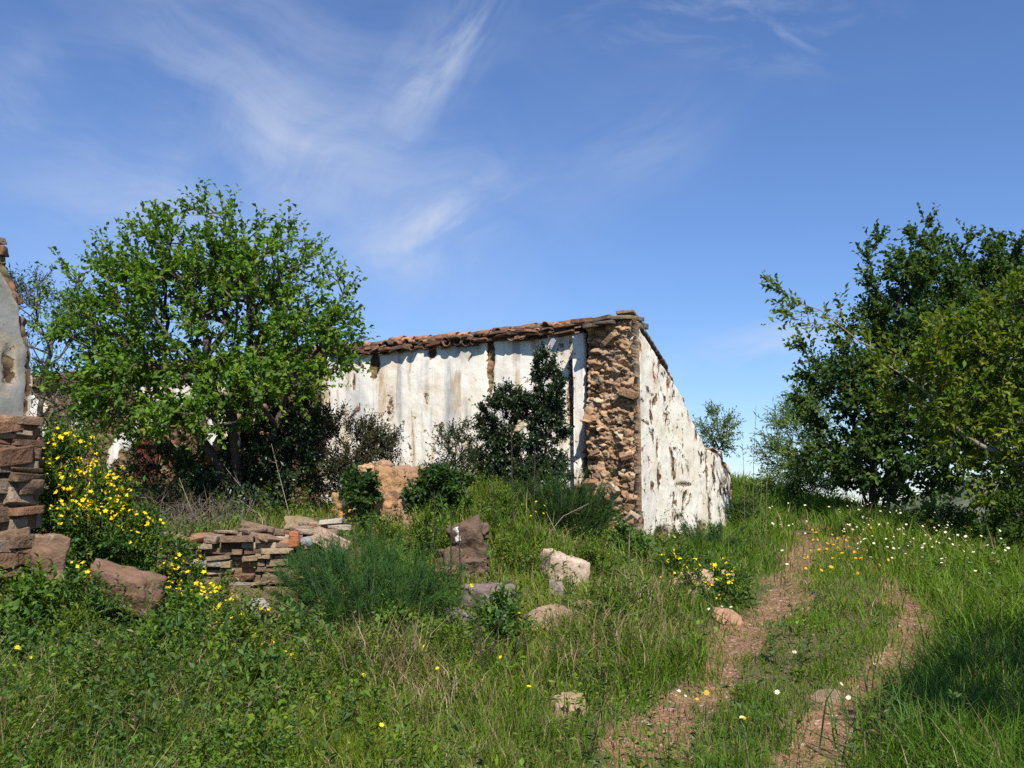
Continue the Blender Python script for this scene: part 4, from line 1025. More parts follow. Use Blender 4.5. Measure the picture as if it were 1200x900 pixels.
CL = [(500, 655, 11.0, 34), (500, 715, 9.6, 26), (606, 672, 10.8, 30), (588, 760, 8.3, 34), (700, 690, 10.2, 30), (478, 770, 8.2, 34), (530, 790, 7.8, 36), (335, 775, 8.0, 34), (262, 782, 7.9, 32),
      (165, 735, 7.7, 36), (95, 770, 7.2, 40), (30, 800, 6.9, 42), (715, 745, 8.9, 30), (200, 800, 7.0, 36), (410, 800, 7.3, 30), (300, 850, 6.5, 40), (120, 850, 6.4, 44), (150, 712, 7.6, 22), (115, 715, 7.5, 24), (60, 700, 7.4, 26), (180, 705, 7.8, 24), (25, 740, 7.2, 36), (455, 655, 11.2, 26), (740, 660, 11.8, 24), (590, 620, 12.6, 26), (475, 690, 9.6, 26)]
for k, (px, py, d, h) in enumerate(CL):
    rg = np.random.default_rng(700 + k); d = hit(px, py)[1]; b = gp(px, py, d); hw = h * rg.uniform(.7, 1.1)
    bl = [(px, py - h * .6, d, hw * .7, h * .5, .16 + h * .003), (px + rg.normal() * hw * .4, py - h, d, hw * .4, h * .45, .15), (px + rg.normal() * hw * .6, py - h * .4, d - .1, hw * .5, h * .3, .15)]
    pal = [[(0.12, 0.185, 0.022), (0.10, 0.16, 0.02)], [(0.09, 0.165, 0.026), (0.11, 0.19, 0.024)], [(0.15, 0.205, 0.024), (0.12, 0.18, 0.024)], [(0.085, 0.16, 0.036), (0.105, 0.175, 0.04)]][k % 4]
    plant('weed_clump', 'leafy green weed clump on the overgrown bank below the farmhouse', 'weed', spread(b, [W(*q[:3]) for q in bl]), bl, 26, [.045, .055, .038, .05][k % 4], pal, 800 + k, sprigs=5, sprig_len=.20, per=9, r_tip=.002,
          aspect=[.35, .5, .25, .6][k % 4], trunk_name='stem', crown_name='foliage', seg=.1, sides=4, along=.35, twig_w=.004, up=.7, bark=(.09, .13, .04), lvar=.5, group='leafy weed clumps on the bank')


# ---- flowering plants
def flower_heads(mb, P, N, r, col, ccol, rg, petals=6):
    k = len(P); N = unit(N); X = unit(np.cross(N, rg.normal(size=(k, 3)))); Y = np.cross(N, X)
    a = np.arange(petals * 2) * math.pi / petals; rr = np.where(np.arange(petals * 2) % 2 == 0, 1.0, 0.6)
    ring = P[:, None] + (X[:, None] * np.cos(a)[None, :, None] + Y[:, None] * np.sin(a)[None, :, None]) * (r[:, None] * rr[None])[:, :, None] + N[:, None] * (r * 0.25)[:, None, None]
    V = np.concatenate([P[:, None], ring], 1).reshape(-1, 3); m = petals * 2 + 1
    i = (np.arange(k) * m)[:, None]; j = np.arange(petals * 2)[None]
    T = np.stack([i + 0 * j, i + 1 + j, i + 1 + (j + 1) % (petals * 2)], -1).reshape(-1, 3)
    C = np.repeat(col, m, 0).reshape(k, m, 3).copy(); C[:, 0] = ccol
    mb.add(V, None, T, C.reshape(-1, 3))


YEL = (0.78, 0.62, 0.012)


def flower_bush(label, px, py, d, blobs, na, nfl, seed, heads, leaf=0.05, cols=((0.07, 0.135, 0.022), (0.09, 0.16, 0.024), (0.06, 0.115, 0.022)), fr=0.021, name='yellow_flower_plant', col=YEL, sl=0.2):
    rg = np.random.default_rng(seed); b = gp(px, py, d)
    root = plant(name, label, 'flowers', spread(b, [W(*q[:3]) for q in blobs]), blobs, na, leaf, list(cols), seed, sprigs=4, sprig_len=sl, per=9, r_tip=0.0025, aspect=0.4, trunk_name='stem', crown_name='foliage',
                 seg=0.12, sides=4, bark=(0.07, 0.11, 0.04), along=0.3, twig_w=0.004, up=0.6)
    P = blob_points(heads, nfl, rg, 0.3); N = rg.normal(size=P.shape) * 0.5 + np.array([0, -0.35, 0.9])
    mb = MB(); k = len(P)
    flower_heads(mb, P, N, fr * rg.uniform(0.7, 1.3, k), vary(col, k, rg, 0.12, 0.03), (col[0] * 0.95, col[1] * 0.8, col[2]), rg, 5)
    # clustered buds round each flower
    P2 = np.repeat(P, 2, 0) + rg.normal(size=(2 * k, 3)) * 0.022
    flower_heads(mb, P2, rg.normal(size=P2.shape) + np.array([0, -.2, .8]), fr * rg.uniform(0.4, 0.9, 2 * k), vary(col, 2 * k, rg, 0.12, 0.03), (col[0] * 0.95, col[1] * 0.8, col[2]), rg, 4)
    slivers(mb, P - np.array([0, 0, 1]) * rg.uniform(0.06, 0.16, k)[:, None] + rg.normal(size=P.shape) * 0.02, P, np.full(k, 0.005), vary((0.07, 0.11, 0.03), k, rg)); mb.build('blossoms', M_PETAL, root)
    return root


flower_bush('big yellow flowered bush leaning out beside the left wall over the long reddish slab', 95, 680, 8.9, [(85, 560, 8.9, 30, 45, .35), (110, 600, 8.8, 45, 40, .4), (75, 525, 9.0, 22, 22, .3), (145, 630, 8.6, 40, 22, .35), (60, 580, 9.0, 18, 60, .3), (185, 650, 8.5, 30, 16, .3), (120, 630, 9.0, 60, 18, .3)], 280, 230, 301,
            [(80, 535, 8.75, 36, 36, .3), (110, 575, 8.6, 45, 40, .3), (140, 582, 8.6, 16, 8, .15), (105, 600, 8.5, 45, 20, .25), (150, 610, 8.5, 30, 12, .2)])
flower_bush('straggling yellow flowers in front of the low stone wall', 235, 740, 8.7, [(235, 715, 8.6, 35, 22, .3), (270, 735, 8.5, 25, 16, .3), (215, 690, 8.8, 25, 14, .25)], 56, 70, 302, [(215, 672, 8.3, 34, 24, .25), (245, 700, 8.1, 34, 18, .2), (280, 722, 7.9, 38, 16, .2), (180, 630, 8.4, 22, 26, .2)], cols=((0.06, 0.11, 0.025), (0.08, 0.13, 0.03)))
flower_bush('low yellow flowers right of the lichen spotted stone', 300, 780, 8.0, [(300, 770, 8.0, 34, 16, .3)], 34, 20, 303, [(298, 752, 7.6, 24, 12, .2), (330, 768, 7.4, 28, 16, .2)])
flower_bush('yellow flowers on green leaves below the square block', 105, 720, 7.9, [(95, 712, 7.6, 30, 14, .2), (70, 725, 7.5, 36, 12, .2)], 34, 7, 304, [(98, 658, 7.8, 8, 6, .1), (110, 674, 7.8, 18, 6, .15)])
flower_bush('yellow flowered plant spilling over the tan stones by the gable foot', 830, 700, 10.2, [(835, 690, 10.1, 36, 16, .3), (800, 665, 10.6, 30, 14, .3), (860, 685, 10.2, 14, 14, .2), (845, 705, 9.9, 26, 12, .2)], 60, 42, 305, [(830, 675, 10.0, 36, 15, .3), (850, 690, 9.9, 22, 20, .25), (795, 655, 10.4, 26, 8, .2), (848, 658, 10.2, 6, 6, .1)])
flower_bush('few yellow flowers near the bottom left corner among broad leaves', 205, 900, 6.2, [(205, 890, 6.2, 40, 18, .3)], 20, 4, 306, [(215, 885, 6.1, 22, 8, .15), (187, 888, 6.1, 5, 5, .1)])
flower_bush('single yellow flower cluster over the bright weeds left of the dry grass', 350, 830, 6.9, [(350, 815, 6.9, 24, 16, .25)], 14, 3, 307, [(350, 799, 6.8, 6, 4, .08)])
flower_bush('tiny magenta flowers on a low plant under the masonry lump', 438, 640, 11.4, [(440, 632, 11.4, 20, 8, .2)], 14, 3, 308, [(438, 622, 11.3, 4, 3, .06)], name='magenta_flower_plant', col=(0.55, 0.06, 0.22), cols=((0.06, 0.12, 0.03), (0.07, 0.13, 0.03)))


# ---- fennel: plumes of thread-like leaves
def fennel(label, px, py, d, blobs, nplume, seed, cols=((0.078, 0.165, 0.042), (0.105, 0.20, 0.052), (0.062, 0.14, 0.044)), wd=0.0042, thr=46, fl=0.10):
    rg = np.random.default_rng(seed); b = gp(px, py, d); root = thing('fennel', label, 'herb', b)
    tips = blob_points(blobs, nplume, rg, 0.6); k = len(tips)
    tips = tips + np.stack([rg.normal(size=k) * .07, rg.normal(size=k) * .07, rg.exponential(0.09, k) - .06], 1)
    base = b + np.stack([(tips[:, 0] - b[0]) * 0.35 + rg.normal(size=k) * 0.06, (tips[:, 1] - b[1]) * 0.35 + rg.normal(size=k) * 0.06, np.zeros(k)], 1)
    base[:, 2] = ground(base[:, 0], base[:, 1]) - 0.03
    mid = base * 0.5 + tips * 0.5 + rg.normal(size=(k, 3)) * 0.04
    mb = MB(); rr = np.full(k, 0.005); c = vary((0.07, 0.12, 0.04), k, rg)
    tubes(mb, base, mid, rr, rr * 0.8, 4, c); tubes(mb, mid, tips, rr * 0.8, rr * 0.4, 4, c); nd = k // 8; j = rg.integers(k, size=nd); dt = tips[j] + rg.normal(size=(nd, 3)) * np.array([.05, .05, .1]) + np.array([0, -.1, .05])
    slivers(mb, base[j], dt, np.full(nd, .011), vary((0.34, 0.29, 0.18), nd, rg)); mb.build('stem', M_GRASS, root)
    n = k * thr; sid = np.repeat(np.arange(k), thr); t = rg.uniform(0.0, 1.0, n) ** 0.5
    P = mid[sid] + (tips - mid)[sid] * t[:, None] + rg.normal(size=(n, 3)) * 0.008
    D = unit(unit((tips - mid)[sid]) * 0.95 + rg.normal(size=(n, 3)) * 0.55 + np.array([0, 0, 0.15]))
    L = fl * rg.uniform(0.5, 1.4, n) * (1.25 - 0.6 * t); e = P + D * L[:, None] - np.array([0, 0, 1]) * (L * 0.15)[:, None]
    mb = MB(); cc = np.clip(vary(np.array(cols), k, rg, 0.22, 0.08)[sid] * rg.uniform(0.75, 1.25, (n, 1)), 0.004, 1)
    slivers(mb, P, e, np.full(n, wd), cc); mb.build('foliage', M_GRASS, root)


fennel('large feathery blue green fennel clump in front of the low stone wall', 430, 770, 8.8, [(430, 700, 8.8, 70, 50, .5), (360, 705, 8.9, 42, 40, .4), (490, 700, 8.7, 40, 44, .4), (400, 655, 9.0, 50, 26, .35), (470, 660, 8.9, 30, 26, .3), (440, 745, 8.5, 80, 24, .4), (345, 675, 9.1, 24, 28, .3), (505, 725, 8.6, 22, 28, .3), (425, 638, 9, 14, 14, .2), (380, 640, 9, 12, 12, .2), (525, 690, 8.6, 12, 26, .2)], 430, 401, thr=54, fl=0.15)
fennel('feathery green fennel clump on the rubble bank under the broken corner', 665, 640, 12.3, [(670, 600, 12.3, 46, 30, .5), (640, 585, 12.5, 38, 22, .4), (700, 590, 12.4, 28, 24, .4), (610, 580, 12.7, 30, 16, .3)], 300, 402, cols=((0.055, 0.11, 0.028), (0.045, 0.095, 0.03)), thr=46, wd=0.0055, fl=0.13)
fennel('soft green fennel clump at the foot of the white gable', 830, 655, 14.0, [(822, 640, 14.0, 34, 18, .4), (850, 648, 14.0, 26, 12, .4), (795, 628, 14.2, 12, 14, .2)], 170, 403, cols=((0.065, 0.12, 0.045), (0.055, 0.11, 0.04)), thr=40, wd=0.006, fl=0.13)
fennel('yellow green feathery weeds between the masonry block and the pale boulder', 600, 680, 11.2, [(595, 640, 11.3, 34, 28, .4), (585, 665, 11.0, 30, 14, .3), (625, 690, 10.6, 26, 12, .3)], 150, 404, cols=((0.095, 0.155, 0.022), (0.08, 0.14, 0.022)), thr=40, wd=0.0065, fl=0.11)


# ---- bare dry stalks, one by one
def stalk(label, pts, r, col, group, twigs=0, seed=0, name='dry_stalk', head=0):
    rg = np.random.default_rng(seed); P = np.array([W(*p) for p in pts]); P[0, 2] = gz(P[0, 0], P[0, 1]) - 0.03
    mb = MB(); k = len(P) - 1; rs = np.linspace(r, r * 0.4, k + 1)
    tubes(mb, P[:-1], P[1:], rs[:-1], rs[1:], 5, np.repeat([col], k, 0))
    for j in range(twigs):
        t = rg.uniform(0.3, 0.95) * k; i = int(min(t, k - 1)); a = P[i] + (P[i + 1] - P[i]) * (t - i)
        e = a + unit(P[i + 1] - P[i] + rg.normal(size=3) * 0.5) * rg.uniform(0.06, 0.2)
        tubes(mb, a[None], e[None], np.array([r * 0.45]), np.array([r * 0.25]), 4, np.array([col]))
    if head:
        for j in range(head):
            a = P[-1] - (P[-1] - P[-2]) * rg.uniform(0, 0.5); e = a + unit((P[-1] - P[-2]) + rg.normal(size=3) * 0.3 * np.linalg.norm(P[-1] - P[-2])) * rg.uniform(0.04, 0.09)
            slivers(mb, a[None], e[None], np.array([0.006]), np.array([col]))
    tag(mb.build(name, M_BARK, origin=P[0]), label, 'stalk', group)


DK = (0.055, 0.045, 0.035)
for k, (px, y0, y1, lean, lab) in enumerate([(509, 720, 575, 0, 'leftmost of the thin dark upright stalks before the masonry lump'), (527, 760, 600, 2, 'second thin dark upright stalk right of the big fennel'), (540, 705, 620, -2, 'short thin dark stalk beside the masonry block'), (576, 690, 560, 3, 'thin dark stalk rising in front of the rounded evergreen shrub'),
                                           (602, 650, 500, -3, 'thin dark stalk before the middle of the evergreen shrubs'), (625, 640, 520, 2, 'thin dark stalk left of the narrow evergreen shrub'), (531, 850, 690, -3, 'tall dark stalk standing over the dry brown grass')]):
    d = 9.0 if y0 > 700 else 11.3
    stalk(lab, [(px, y0, d), (px + lean * 0.5, (y0 + y1) / 2, d), (px + lean, y1, d)], 0.011, DK, 'thin dark upright stalks', 3, 500 + k)
for k, (x0, y0, x1, y1, lab) in enumerate([(545, 850, 590, 715, 'leaning dark branched stalk, the left one of the pair over green weeds'), (555, 850, 612, 745, 'leaning dark branched stalk reaching furthest right over green weeds'), (562, 830, 560, 720, 'dark branched stalk standing nearly upright between the leaning ones')]):
    stalk(lab, [(x0, y0, 7.4), ((x0 + x1) / 2 + 4, (y0 + y1) / 2, 7.3), (x1, y1, 7.3)], 0.011, (0.06, 0.05, 0.04), 'leaning dark stalks', 8, 520 + k)
for k, (px, y1, lean, lab) in enumerate([(882, 480, 4, 'tallest thin grass stalk against the sky by the gable end'), (890, 515, 8, 'thin grass stalk leaning right against the sky by the gable end'), (873, 520, -3, 'thin grass stalk leaning left against the sky by the gable end'), (897, 540, 5, 'short thin grass stalk against the sky right of the others')]):
    stalk(lab, [(px, 640, 14.0), (px + lean * 0.3, (600 + y1) / 2, 14.0), (px + lean, y1, 14.0)], 0.005, (0.16, 0.15, 0.08), 'thin grass stalks against the sky', 0, 540 + k, 'grass_stalk', 8)
PT = (0.30, 0.25, 0.18)
for k, (a, m, e, lab) in enumerate([((272, 600, 12.4), (290, 580, 12.4), (262, 545, 12.4), 'bleached dead branch at the left of the leafy tree foot'), ((318, 622, 11.6), (300, 600, 11.7), (280, 585, 11.9), 'bleached dead branch leaning left above the low stone wall'), ((342, 610, 12), (328, 560, 12), (318, 520, 12), 'long bleached dead stem rising into the dark shrub'), ((240, 620, 11.5), (225, 600, 11.6), (210, 560, 11.8), 'pale dead twig in the shade below the leafy tree'), ((232, 610, 11.4), (248, 612, 11.3), (262, 604, 11.2), 'short pale twig lying on the low stone wall'),
                                   ((685, 680, 11.4), (660, 640, 11.6), (640, 600, 11.8), 'pale bare stem crossing the fennel under the corner'), ((630, 640, 11.6), (660, 605, 11.6), (690, 590, 11.6), 'pale bare stem leaning right through the fennel under the corner')]):
    stalk(lab, [a, m, e], 0.007, PT, None, 5, 560 + k, 'dead_branch')
rg = np.random.default_rng(61); mb = MB()
n = 900; c0 = np.array([W(*p) for p in [(205, 635, 11.0), (230, 610, 11.3), (260, 605, 11.5), (200, 600, 12)]])[rg.integers(4, size=n)] + rg.normal(size=(n, 3)) * np.array([.28, .2, .10])
slivers(mb, c0, c0 + unit(rg.normal(size=(n, 3)) + np.array([0, 0, .4])) * rg.uniform(.1, .35, (n, 1)), np.full(n, .006), vary((0.20, 0.165, 0.13), n, rg))
tag(mb.build('dead_brush', M_DRY, origin=c0[0]), kind='stuff')


# ------------------------------------------------------------------ ground cover
ZONES = np.array([  # px, py, height m, density, dryness, yellowness, broadleaf
    (60, 860, .38, 1.4, .16, 0.1, .75), (200, 840, .36, 1.3, .20, 0.1, .7), (120, 800, .34, 1.2, .22, .1, .75), (300, 800, .28, 1.0, .12, .2, .75), (270, 726, .07, .3, .2, .2, .3), (220, 716, .07, .3, .2, .2, .3), (330, 716, .07, .3, .2, .2, .2), (500, 598, .32, 1.3, .2, .5, .4), (570, 590, .30, 1.3, .15, .5, .4), (620, 600, .32, 1.2, .15, .5, .3), (350, 880, .22, .9, .05, .6, .6), (400, 840, .22, 1.1, .06, 1, .4), (100, 760, .15, .4, .05, 0, 1.0), (180, 730, .15, .4, .05, 0, .9), (460, 890, .20, 1, .12, .8, .2),
    (460, 800, .46, 1.5, .68, .2, .05), (490, 830, .34, 1.3, .5, .3, .05), (420, 780, .32, 1, .3, .3, .3), (560, 800, .28, 1.1, .16, .8, .3), (600, 760, .20, 1, .08, 1, .45), (520, 760, .22, 1, .12, .9, .4), (560, 880, .20, 1, .2, .6, .1), (640, 870, .17, 1, .12, .4, .1), (700, 760, .40, 1.4, .56, .4, .1), (740, 730, .36, 1.3, .48, .4, .1), (720, 690, .25, .9, .2, .5, .1),
    (760, 830, .22, 1, .10, .1, .1), (860, 860, .15, 1, .05, .2, .1), (900, 780, .10, .9, .06, .2, .1), (960, 740, .12, 1.1, .04, .5, .1), (980, 690, .12, 1.1, .05, .7, .1), (960, 650, .15, 1.1, .06, .8, .1), (880, 700, .12, .8, .06, .1, .1), (860, 650, .25, 1, .03, 0, .2),
    (1000, 850, .10, .8, .08, .2, .1), (1080, 790, .20, 1.2, .02, 0, .1), (1150, 860, .46, 1.1, .02, .1, .1), (1180, 760, .36, 1.2, .02, .1, .1), (1100, 700, .26, 1.1, .03, .3, .1), (1050, 640, .46, 1.1, .04, .5, .5), (1150, 660, .50, 1.1, .03, .4, .5), (1100, 630, .5, 1.1, .03, .5, .6), (900, 600, .38, 1, .04, .1, .1), (1000, 605, .45, 1, .06, .3, .3), (930, 580, .35, 1, .05, .1, .1),
    (620, 640, .26, 1.1, .08, .9, .5), (540, 640, .20, 1, .08, .7, .5), (600, 700, .2, 1, .06, 1, .5), (680, 700, .25, 1.1, .15, .8, .3), (460, 640, .14, .7, .1, .2, .5), (680, 640, .25, .9, .2, .6, .2), (760, 640, .25, 1, .15, .4, .2), (300, 600, .18, .6, .2, .5, .2), (200, 600, .14, .4, .4, .2, .2), (60, 680, .14, .4, .1, 0, .7), (450, 720, .2, .9, .2, .3, .3)])


def zone(X):
    q = proj(X); d2 = ((q[:, None, 0] - ZONES[None, :, 0]) / 1.0) ** 2 + ((q[:, None, 1] - ZONES[None, :, 1]) * 1.6) ** 2
    wgt = 1 / (d2 + 500) ** 2.2
    return (wgt @ ZONES[:, 2:]) / wgt.sum(1, keepdims=True)


def scatter(n, rg, r0=4.3, r1=48, amax=40):
    az = np.radians(rg.uniform(-amax, amax, n)); r = np.exp(rg.uniform(math.log(r0), math.log(r1), n))
    x, y = r * np.sin(az), r * np.cos(az)
    z = ground(x, y); return np.stack([x, y, z], 1), r


def inside_wall(x, y):
    """under the house or one of the built-up walls"""
    p = np.stack([x, y], 1)
    def box(o, u, nn, s0, s1, t0, t1):
        s = (p - o) @ u; t = (p - o) @ nn; return (s > s0) & (s < s1) & (t > t0) & (t < t1)
    return box(FO, FU, FN, -0.2, 14.6, -5.2, 0.12) | box(GO, GU, GN, 0, 4.4, -0.8, 0.03) | box(p0[:2], RU, RN, 0, RL, -.5, 0.05) | box(LO, LU, LN, -1, 2.5, -0.6, 0.1)


rg = np.random.default_rng(71)
g_mb, d_mb = MB(), MB()


def blades(mb, P, H, lean, wd, col, rg):
    k = len(P); a = rg.uniform(0, 2 * math.pi, k); S = np.stack([np.cos(a), np.sin(a), np.zeros(k)], 1) * (wd * 0.5)[:, None]
    up = np.array([0, 0, 1.0]); m = P + lean * 0.35 + up * (H * 0.55)[:, None]; t = P + lean + up * (H * 0.95)[:, None] - up * (np.linalg.norm(lean, axis=1) * 0.25)[:, None]
    V = np.stack([P - S, P + S, m + S * 0.8, m - S * 0.8, t], 1).reshape(-1, 3); i = np.arange(k) * 5
    mb.add(V, np.stack([i, i + 1, i + 2, i + 3], 1), np.stack([i + 3, i + 2, i + 4], 1), np.repeat(col, 5, 0))


def grass():
    T, r = scatter(50000, rg); x, y = T[:, 0], T[:, 1]
    Z = zone(T); dd = dirt(x, y); cl = fbm2(x, y, 1.6, 3, 31)
    keep = (rg.random(len(T)) < Z[:, 1] * 0.85 * np.clip(1 - dd * 1.0, 0.30, 1) * (0.55 + 0.9 * cl)) & ~inside_wall(x, y)
    T, r, Z, dd, cl = T[keep], r[keep], Z[keep], dd[keep], cl[keep]
    for (bx, by, bw) in ROCKS:                      # grass stays short just in front of a rock
        q = np.hypot((T[:, 0] - bx) / (bw * .5 + .12), (T[:, 1] - by + .35) / .75) < 1
        Z[q, 0] *= 0.75
    per = 9; n = len(T) * per; sid = np.repeat(np.arange(len(T)), per)
    sp = 0.035 + 0.006 * r; P = T[sid] + np.concatenate([rg.normal(size=(n, 2)) * sp[sid][:, None], np.zeros((n, 1))], 1)
    P[:, 2] = T[sid][:, 2] - 0.015
    H = (Z[:, 0] * (0.45 + 1.1 * cl) * np.clip(1 - dd * 0.9, .28, 1))[sid] * rg.uniform(0.45, 1.3, n)
    tl = rg.normal(size=(len(T), 2)) * 0.30
    lean = np.concatenate([(tl[sid] + rg.normal(size=(n, 2)) * 0.32) * H[:, None], np.zeros((n, 1))], 1)
    wd = np.clip(0.0022 + 0.00075 * r[sid], 0.004, 0.03) * rg.uniform(0.7, 1.4, n) * np.clip(0.6 + H * 1.2, .6, 1.3)
    dry = rg.random(n) < Z[sid][:, 2] * 0.72 + 0.02
    yl = np.clip(Z[sid][:, 3] + (fbm2(P[:, 0], P[:, 1], 0.8, 2, 35) - 0.5), 0, 1)[:, None]
    gc = np.array([0.090, 0.168, 0.017]) * (1 - yl) + np.array([0.165, 0.230, 0.020]) * yl
    gc = gc * rg.uniform(0.65, 1.35, (n, 1)) * np.repeat(rg.uniform(0.8, 1.2, (len(T), 1)), per, 0)
    dc = np.array([(0.30, 0.215, 0.12), (0.22, 0.15, 0.085), (0.36, 0.28, 0.17)])[rg.integers(3, size=n)] * rg.uniform(0.7, 1.2, (n, 1))
    g = ~dry
    blades(g_mb, P[g], H[g], lean[g], wd[g], gc[g], rg)
    blades(d_mb, P[dry], H[dry] * 1.15, lean[dry] * 1.1, wd[dry] * 0.8, dc[dry], rg)


grass()
tag(g_mb.build('grass', M_GRASS), kind='stuff')
tag(d_mb.build('dry_grass', M_DRY), kind='stuff')


def tall_grass():
    """long arching blades in the near right corner"""
    mb = MB(); c = np.array([hit(*p) for p in [(1100, 880), (1150, 890), (1190, 870), (1130, 860), (1180, 830), (1080, 900), (1160, 850), (1200, 900)]])
    n = 1500; P = c[rg.integers(len(c), size=n)] + np.concatenate([rg.normal(size=(n, 2)) * 0.22, np.zeros((n, 1))], 1); P[:, 2] = ground(P[:, 0], P[:, 1]) - .01
    H = rg.uniform(0.28, 0.62, n); lean = np.concatenate([rg.normal(size=(n, 2)) * 0.4 * H[:, None], np.zeros((n, 1))], 1)
    blades(mb, P, H, lean, rg.uniform(.007, .014, n), vary(np.array([(0.11, 0.19, 0.035), (0.085, 0.16, 0.032), (0.14, 0.21, 0.055)]), n, rg), rg)
    c = np.array([hit(*p) for p in [(20, 860), (90, 880), (150, 850), (230, 880), (60, 800), (180, 800), (280, 870), (120, 900), (20, 900)]])
    n = 1300; P = c[rg.integers(len(c), size=n)] + np.concatenate([rg.normal(size=(n, 2)) * 0.28, np.zeros((n, 1))], 1); P[:, 2] = ground(P[:, 0], P[:, 1]) - .01
    H = rg.uniform(0.22, 0.50, n); lean = np.concatenate([rg.normal(size=(n, 2)) * 0.4 * H[:, None] + np.array([.25, .1]) * H[:, None], np.zeros((n, 1))], 1)
    blades(mb, P, H, lean, rg.uniform(.005, .010, n), vary(np.array([(0.10, 0.16, 0.03), (0.085, 0.15, 0.028), (0.22, 0.16, 0.09)]), n, rg), rg)
    tag(mb.build('long_grass', M_GRASS), kind='stuff')


tall_grass()


def weeds():
    """broad leaved ground cover, thick in the lower left"""
    mb = MB(); T, r = scatter(19000, rg, 4.3, 30); Z = zone(T); cl = fbm2(T[:, 0], T[:, 1], 2.0, 3, 41)
    keep = (rg.random(len(T)) < np.clip(Z[:, 4], 0.05, 1) ** 1.3 * np.clip(0.25 + 1.6 * (fbm2(T[:, 0], T[:, 1], 1.1, 3, 47) - .15), 0.3, 1.2)) & ~inside_wall(T[:, 0], T[:, 1]) & (dirt(T[:, 0], T[:, 1]) < 0.3)
    T, r, Z, cl = T[keep], r[keep], Z[keep], cl[keep]
    kind = rg.random(len(T)); per = 19
    n = len(T) * per; sid = np.repeat(np.arange(len(T)), per)
    h = np.where(Z[:, 4] > .5, 0.12 + 0.50 * cl ** 1.5, 0.10 + .24 * cl) * rg.uniform(.6, 1.4, len(T))
    up = rg.random(n) ** 0.6
    P = T[sid] + np.stack([rg.normal(size=n) * 0.07, rg.normal(size=n) * 0.07, up * h[sid]], 1)
    out = unit(P - T[sid] - np.array([0, 0, .05])); D = unit(out * np.array([1, 1, .5]) + rg.normal(size=(n, 3)) * .45)
    N = unit(rg.normal(size=(n, 3)) * 0.45 + np.array([0, -0.1, 1]))
    big = np.where(kind < 0.5, 0.025, np.where(kind < .8, 0.037, 0.045)) * (0.85 + 0.02 * r); asp = np.where(kind < .5, .75, np.where(kind < .8, .5, .28))
    sz = big[sid] * rg.uniform(.6, 1.3, n) * np.clip(rg.normal(1, .35, len(T)), .5, 2)[sid]
    cols = np.array([(0.065, 0.14, 0.024), (0.09, 0.17, 0.024), (0.06, 0.125, 0.038), (0.13, 0.21, 0.022)])
    ci = np.clip((fbm2(T[:, 0], T[:, 1], 1.2, 2, 43) * 6 - 1.2 + rg.normal(size=len(T)) * .7), 0, 3).astype(int)
    c = cols[ci][sid] * rg.uniform(.7, 1.3, (n, 1)) * (1 + np.clip(Z[:, 3], 0, 1)[sid][:, None] * np.array([[.6, .35, 0]]))
    leaves(mb, P, D, N, sz, sz * asp[sid], c)
    tag(mb.build('ground_weeds', M_LEAF), kind='stuff')


weeds()


def tall_weeds():
    """ragged upright herbs that stand out of the cover"""
    T, r = scatter(10000, rg, 4.3, 26); Z = zone(T); q = proj(T); cl = fbm2(T[:, 0], T[:, 1], 0.9, 3, 53)
    pr = np.clip(Z[:, 4] * .8 + ((q[:, 0] < 800) | ((q[:, 0] > 1010) & (q[:, 1] < 690))) * .22, 0, .8) * np.clip((cl - .36) * 5, 0.10, 1.3)
    keep = (rg.random(len(T)) < pr) & ~inside_wall(T[:, 0], T[:, 1]) & (dirt(T[:, 0], T[:, 1]) < .1)
    T, r, Z, cl = T[keep], r[keep], Z[keep], cl[keep]; m = len(T)
    H = rg.uniform(.18, .62, m) * (0.5 + cl); top = T + np.concatenate([rg.normal(size=(m, 2)) * .12 * H[:, None] * 2, H[:, None]], 1)
    pal = np.array([(0.085, 0.15, 0.022), (0.13, 0.19, 0.022), (0.06, 0.115, 0.03), (0.10, 0.15, 0.05), (0.24, 0.18, 0.10)])
    ci = rg.choice(5, m, p=[.3, .28, .22, .12, .08]); c0 = pal[ci] * rg.uniform(.75, 1.25, (m, 1))
    mb = MB(); slivers(mb, T - np.array([0, 0, .02]), top, np.full(m, .007), c0 * .9)
    per = 22; n = m * per; sid = np.repeat(np.arange(m), per); t = rg.random(n) ** .7
    P = T[sid] + (top - T)[sid] * t[:, None]; az = rg.uniform(0, 6.283, n)
    D = np.stack([np.cos(az), np.sin(az), rg.uniform(-.1, 1.0, n)], 1); sz = np.where(ci < 2, .050, .065)[sid] * rg.uniform(.5, 1.4, n) * (1.15 - .5 * t); asp = np.where(ci % 2 == 0, .32, .5)[sid]
    leaves(mb, P, D, rg.normal(size=(n, 3)) * .3 + np.array([0, 0, 1]), sz, sz * asp, c0[sid] * rg.uniform(.75, 1.25, (n, 1)))
    tag(mb.build('tall_weeds', M_LEAF), kind='stuff')


tall_weeds()


# ---- single wildflowers
def wildflower(name, petal, centre, r, h, seed):
    rg = np.random.default_rng(seed); mb = MB()
    slivers(mb, np.array([[0, 0, -0.02]]), np.array([[0.01, 0, h]]), np.array([0.008]), np.array([(0.06, 0.11, 0.03)]))
    flower_heads(mb, np.array([[0.01, 0, h]]), np.array([[0.05, -0.55, 0.85]]), np.array([r]), np.array([petal]), centre, rg, 8)
    return mb.build(name, M_PETAL, origin=(0, 0, 0))


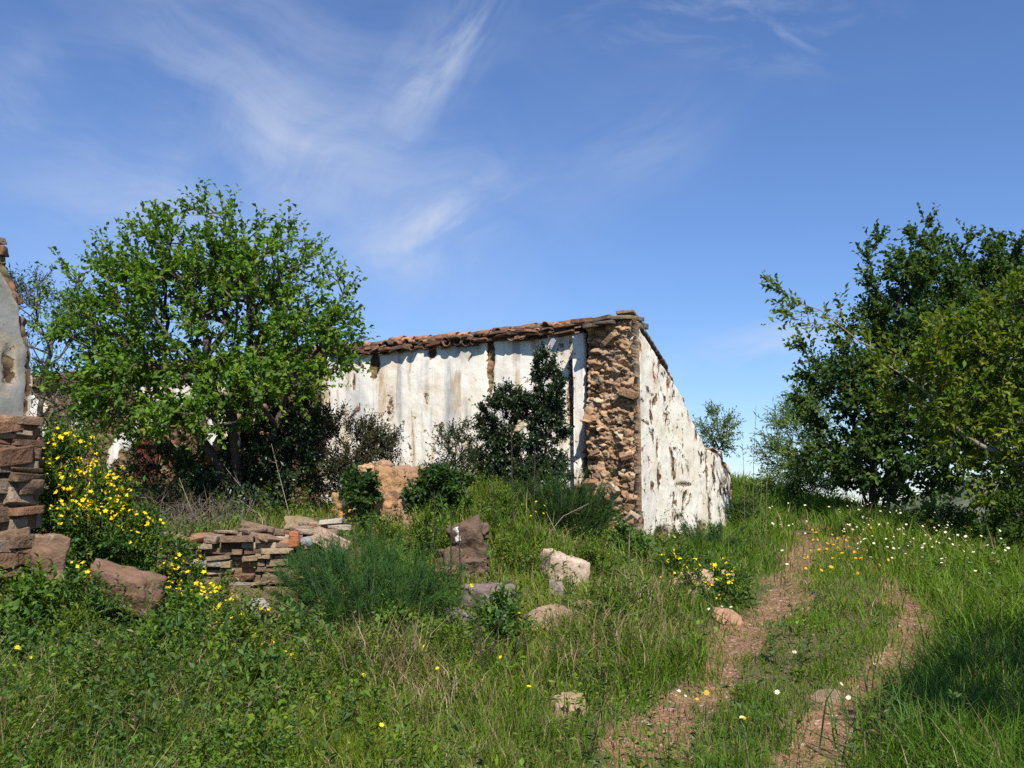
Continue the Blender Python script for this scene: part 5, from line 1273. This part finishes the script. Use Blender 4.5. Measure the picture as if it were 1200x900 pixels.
def strew(proto, label, group, areas, rg, cat='flower', hs=(0.65, 1.3)):
    first = True
    for (px, py, rx, ry, n) in areas:
        for k in range(n):
            x, y = px + rg.uniform(-1, 1) * rx, py + rg.uniform(-1, 1) * ry
            p = hit(x, y)
            if inside_wall(p[:1], p[1:2])[0]: continue
            o = proto if first else proto.copy()
            if not first: COL.objects.link(o)
            first = False
            s = rg.uniform(*hs); sc = 0.75 + 0.025 * np.hypot(p[0], p[1])
            o.location = p; o.scale = (s * sc, s * sc, rg.uniform(0.55, 1.5)); o.rotation_euler = (rg.normal() * .15, rg.normal() * .15, rg.uniform(-.9, .9))
            tag(o, label, cat, group)


rg = np.random.default_rng(91)
strew(wildflower('white_daisy', (0.80, 0.80, 0.74), (0.7, 0.55, 0.05), 0.016, 0.42, 1), 'small white daisy in the green meadow along the right side of the track', 'white daisies in the meadow',
      [(1090, 655, 95, 30, 120), (1030, 635, 50, 20, 24), (1150, 680, 50, 28, 40), (960, 670, 60, 40, 10), (905, 640, 30, 16, 4)], rg)
strew(wildflower('white_daisy', (0.80, 0.80, 0.76), (0.7, 0.55, 0.05), 0.017, 0.16, 2), 'small white daisy low in the short grass near the bottom edge and beside the track', 'white daisies in the short grass',
      [(850, 840, 60, 40, 5), (960, 830, 40, 40, 3), (840, 740, 20, 12, 3), (1080, 780, 60, 30, 2)], rg)
strew(wildflower('orange_wildflower', (0.75, 0.42, 0.02), (0.6, 0.3, 0.02), 0.02, 0.17, 3), 'small orange yellow wildflower in the grass strip of the track', 'orange yellow wildflowers on the track',
      [(985, 650, 45, 18, 26), (960, 680, 40, 25, 10), (850, 860, 60, 25, 3), (1000, 690, 40, 30, 8)], rg)
strew(wildflower('yellow_wildflower', (0.78, 0.62, 0.02), (0.7, 0.5, 0.02), 0.018, 0.28, 4), 'small yellow wildflower among the weeds below the farmhouse', 'yellow wildflowers below the farmhouse',
      [(560, 790, 60, 60, 6), (410, 860, 60, 40, 5), (780, 690, 40, 30, 8), (640, 640, 60, 20, 5), (60, 840, 60, 50, 4)], rg)
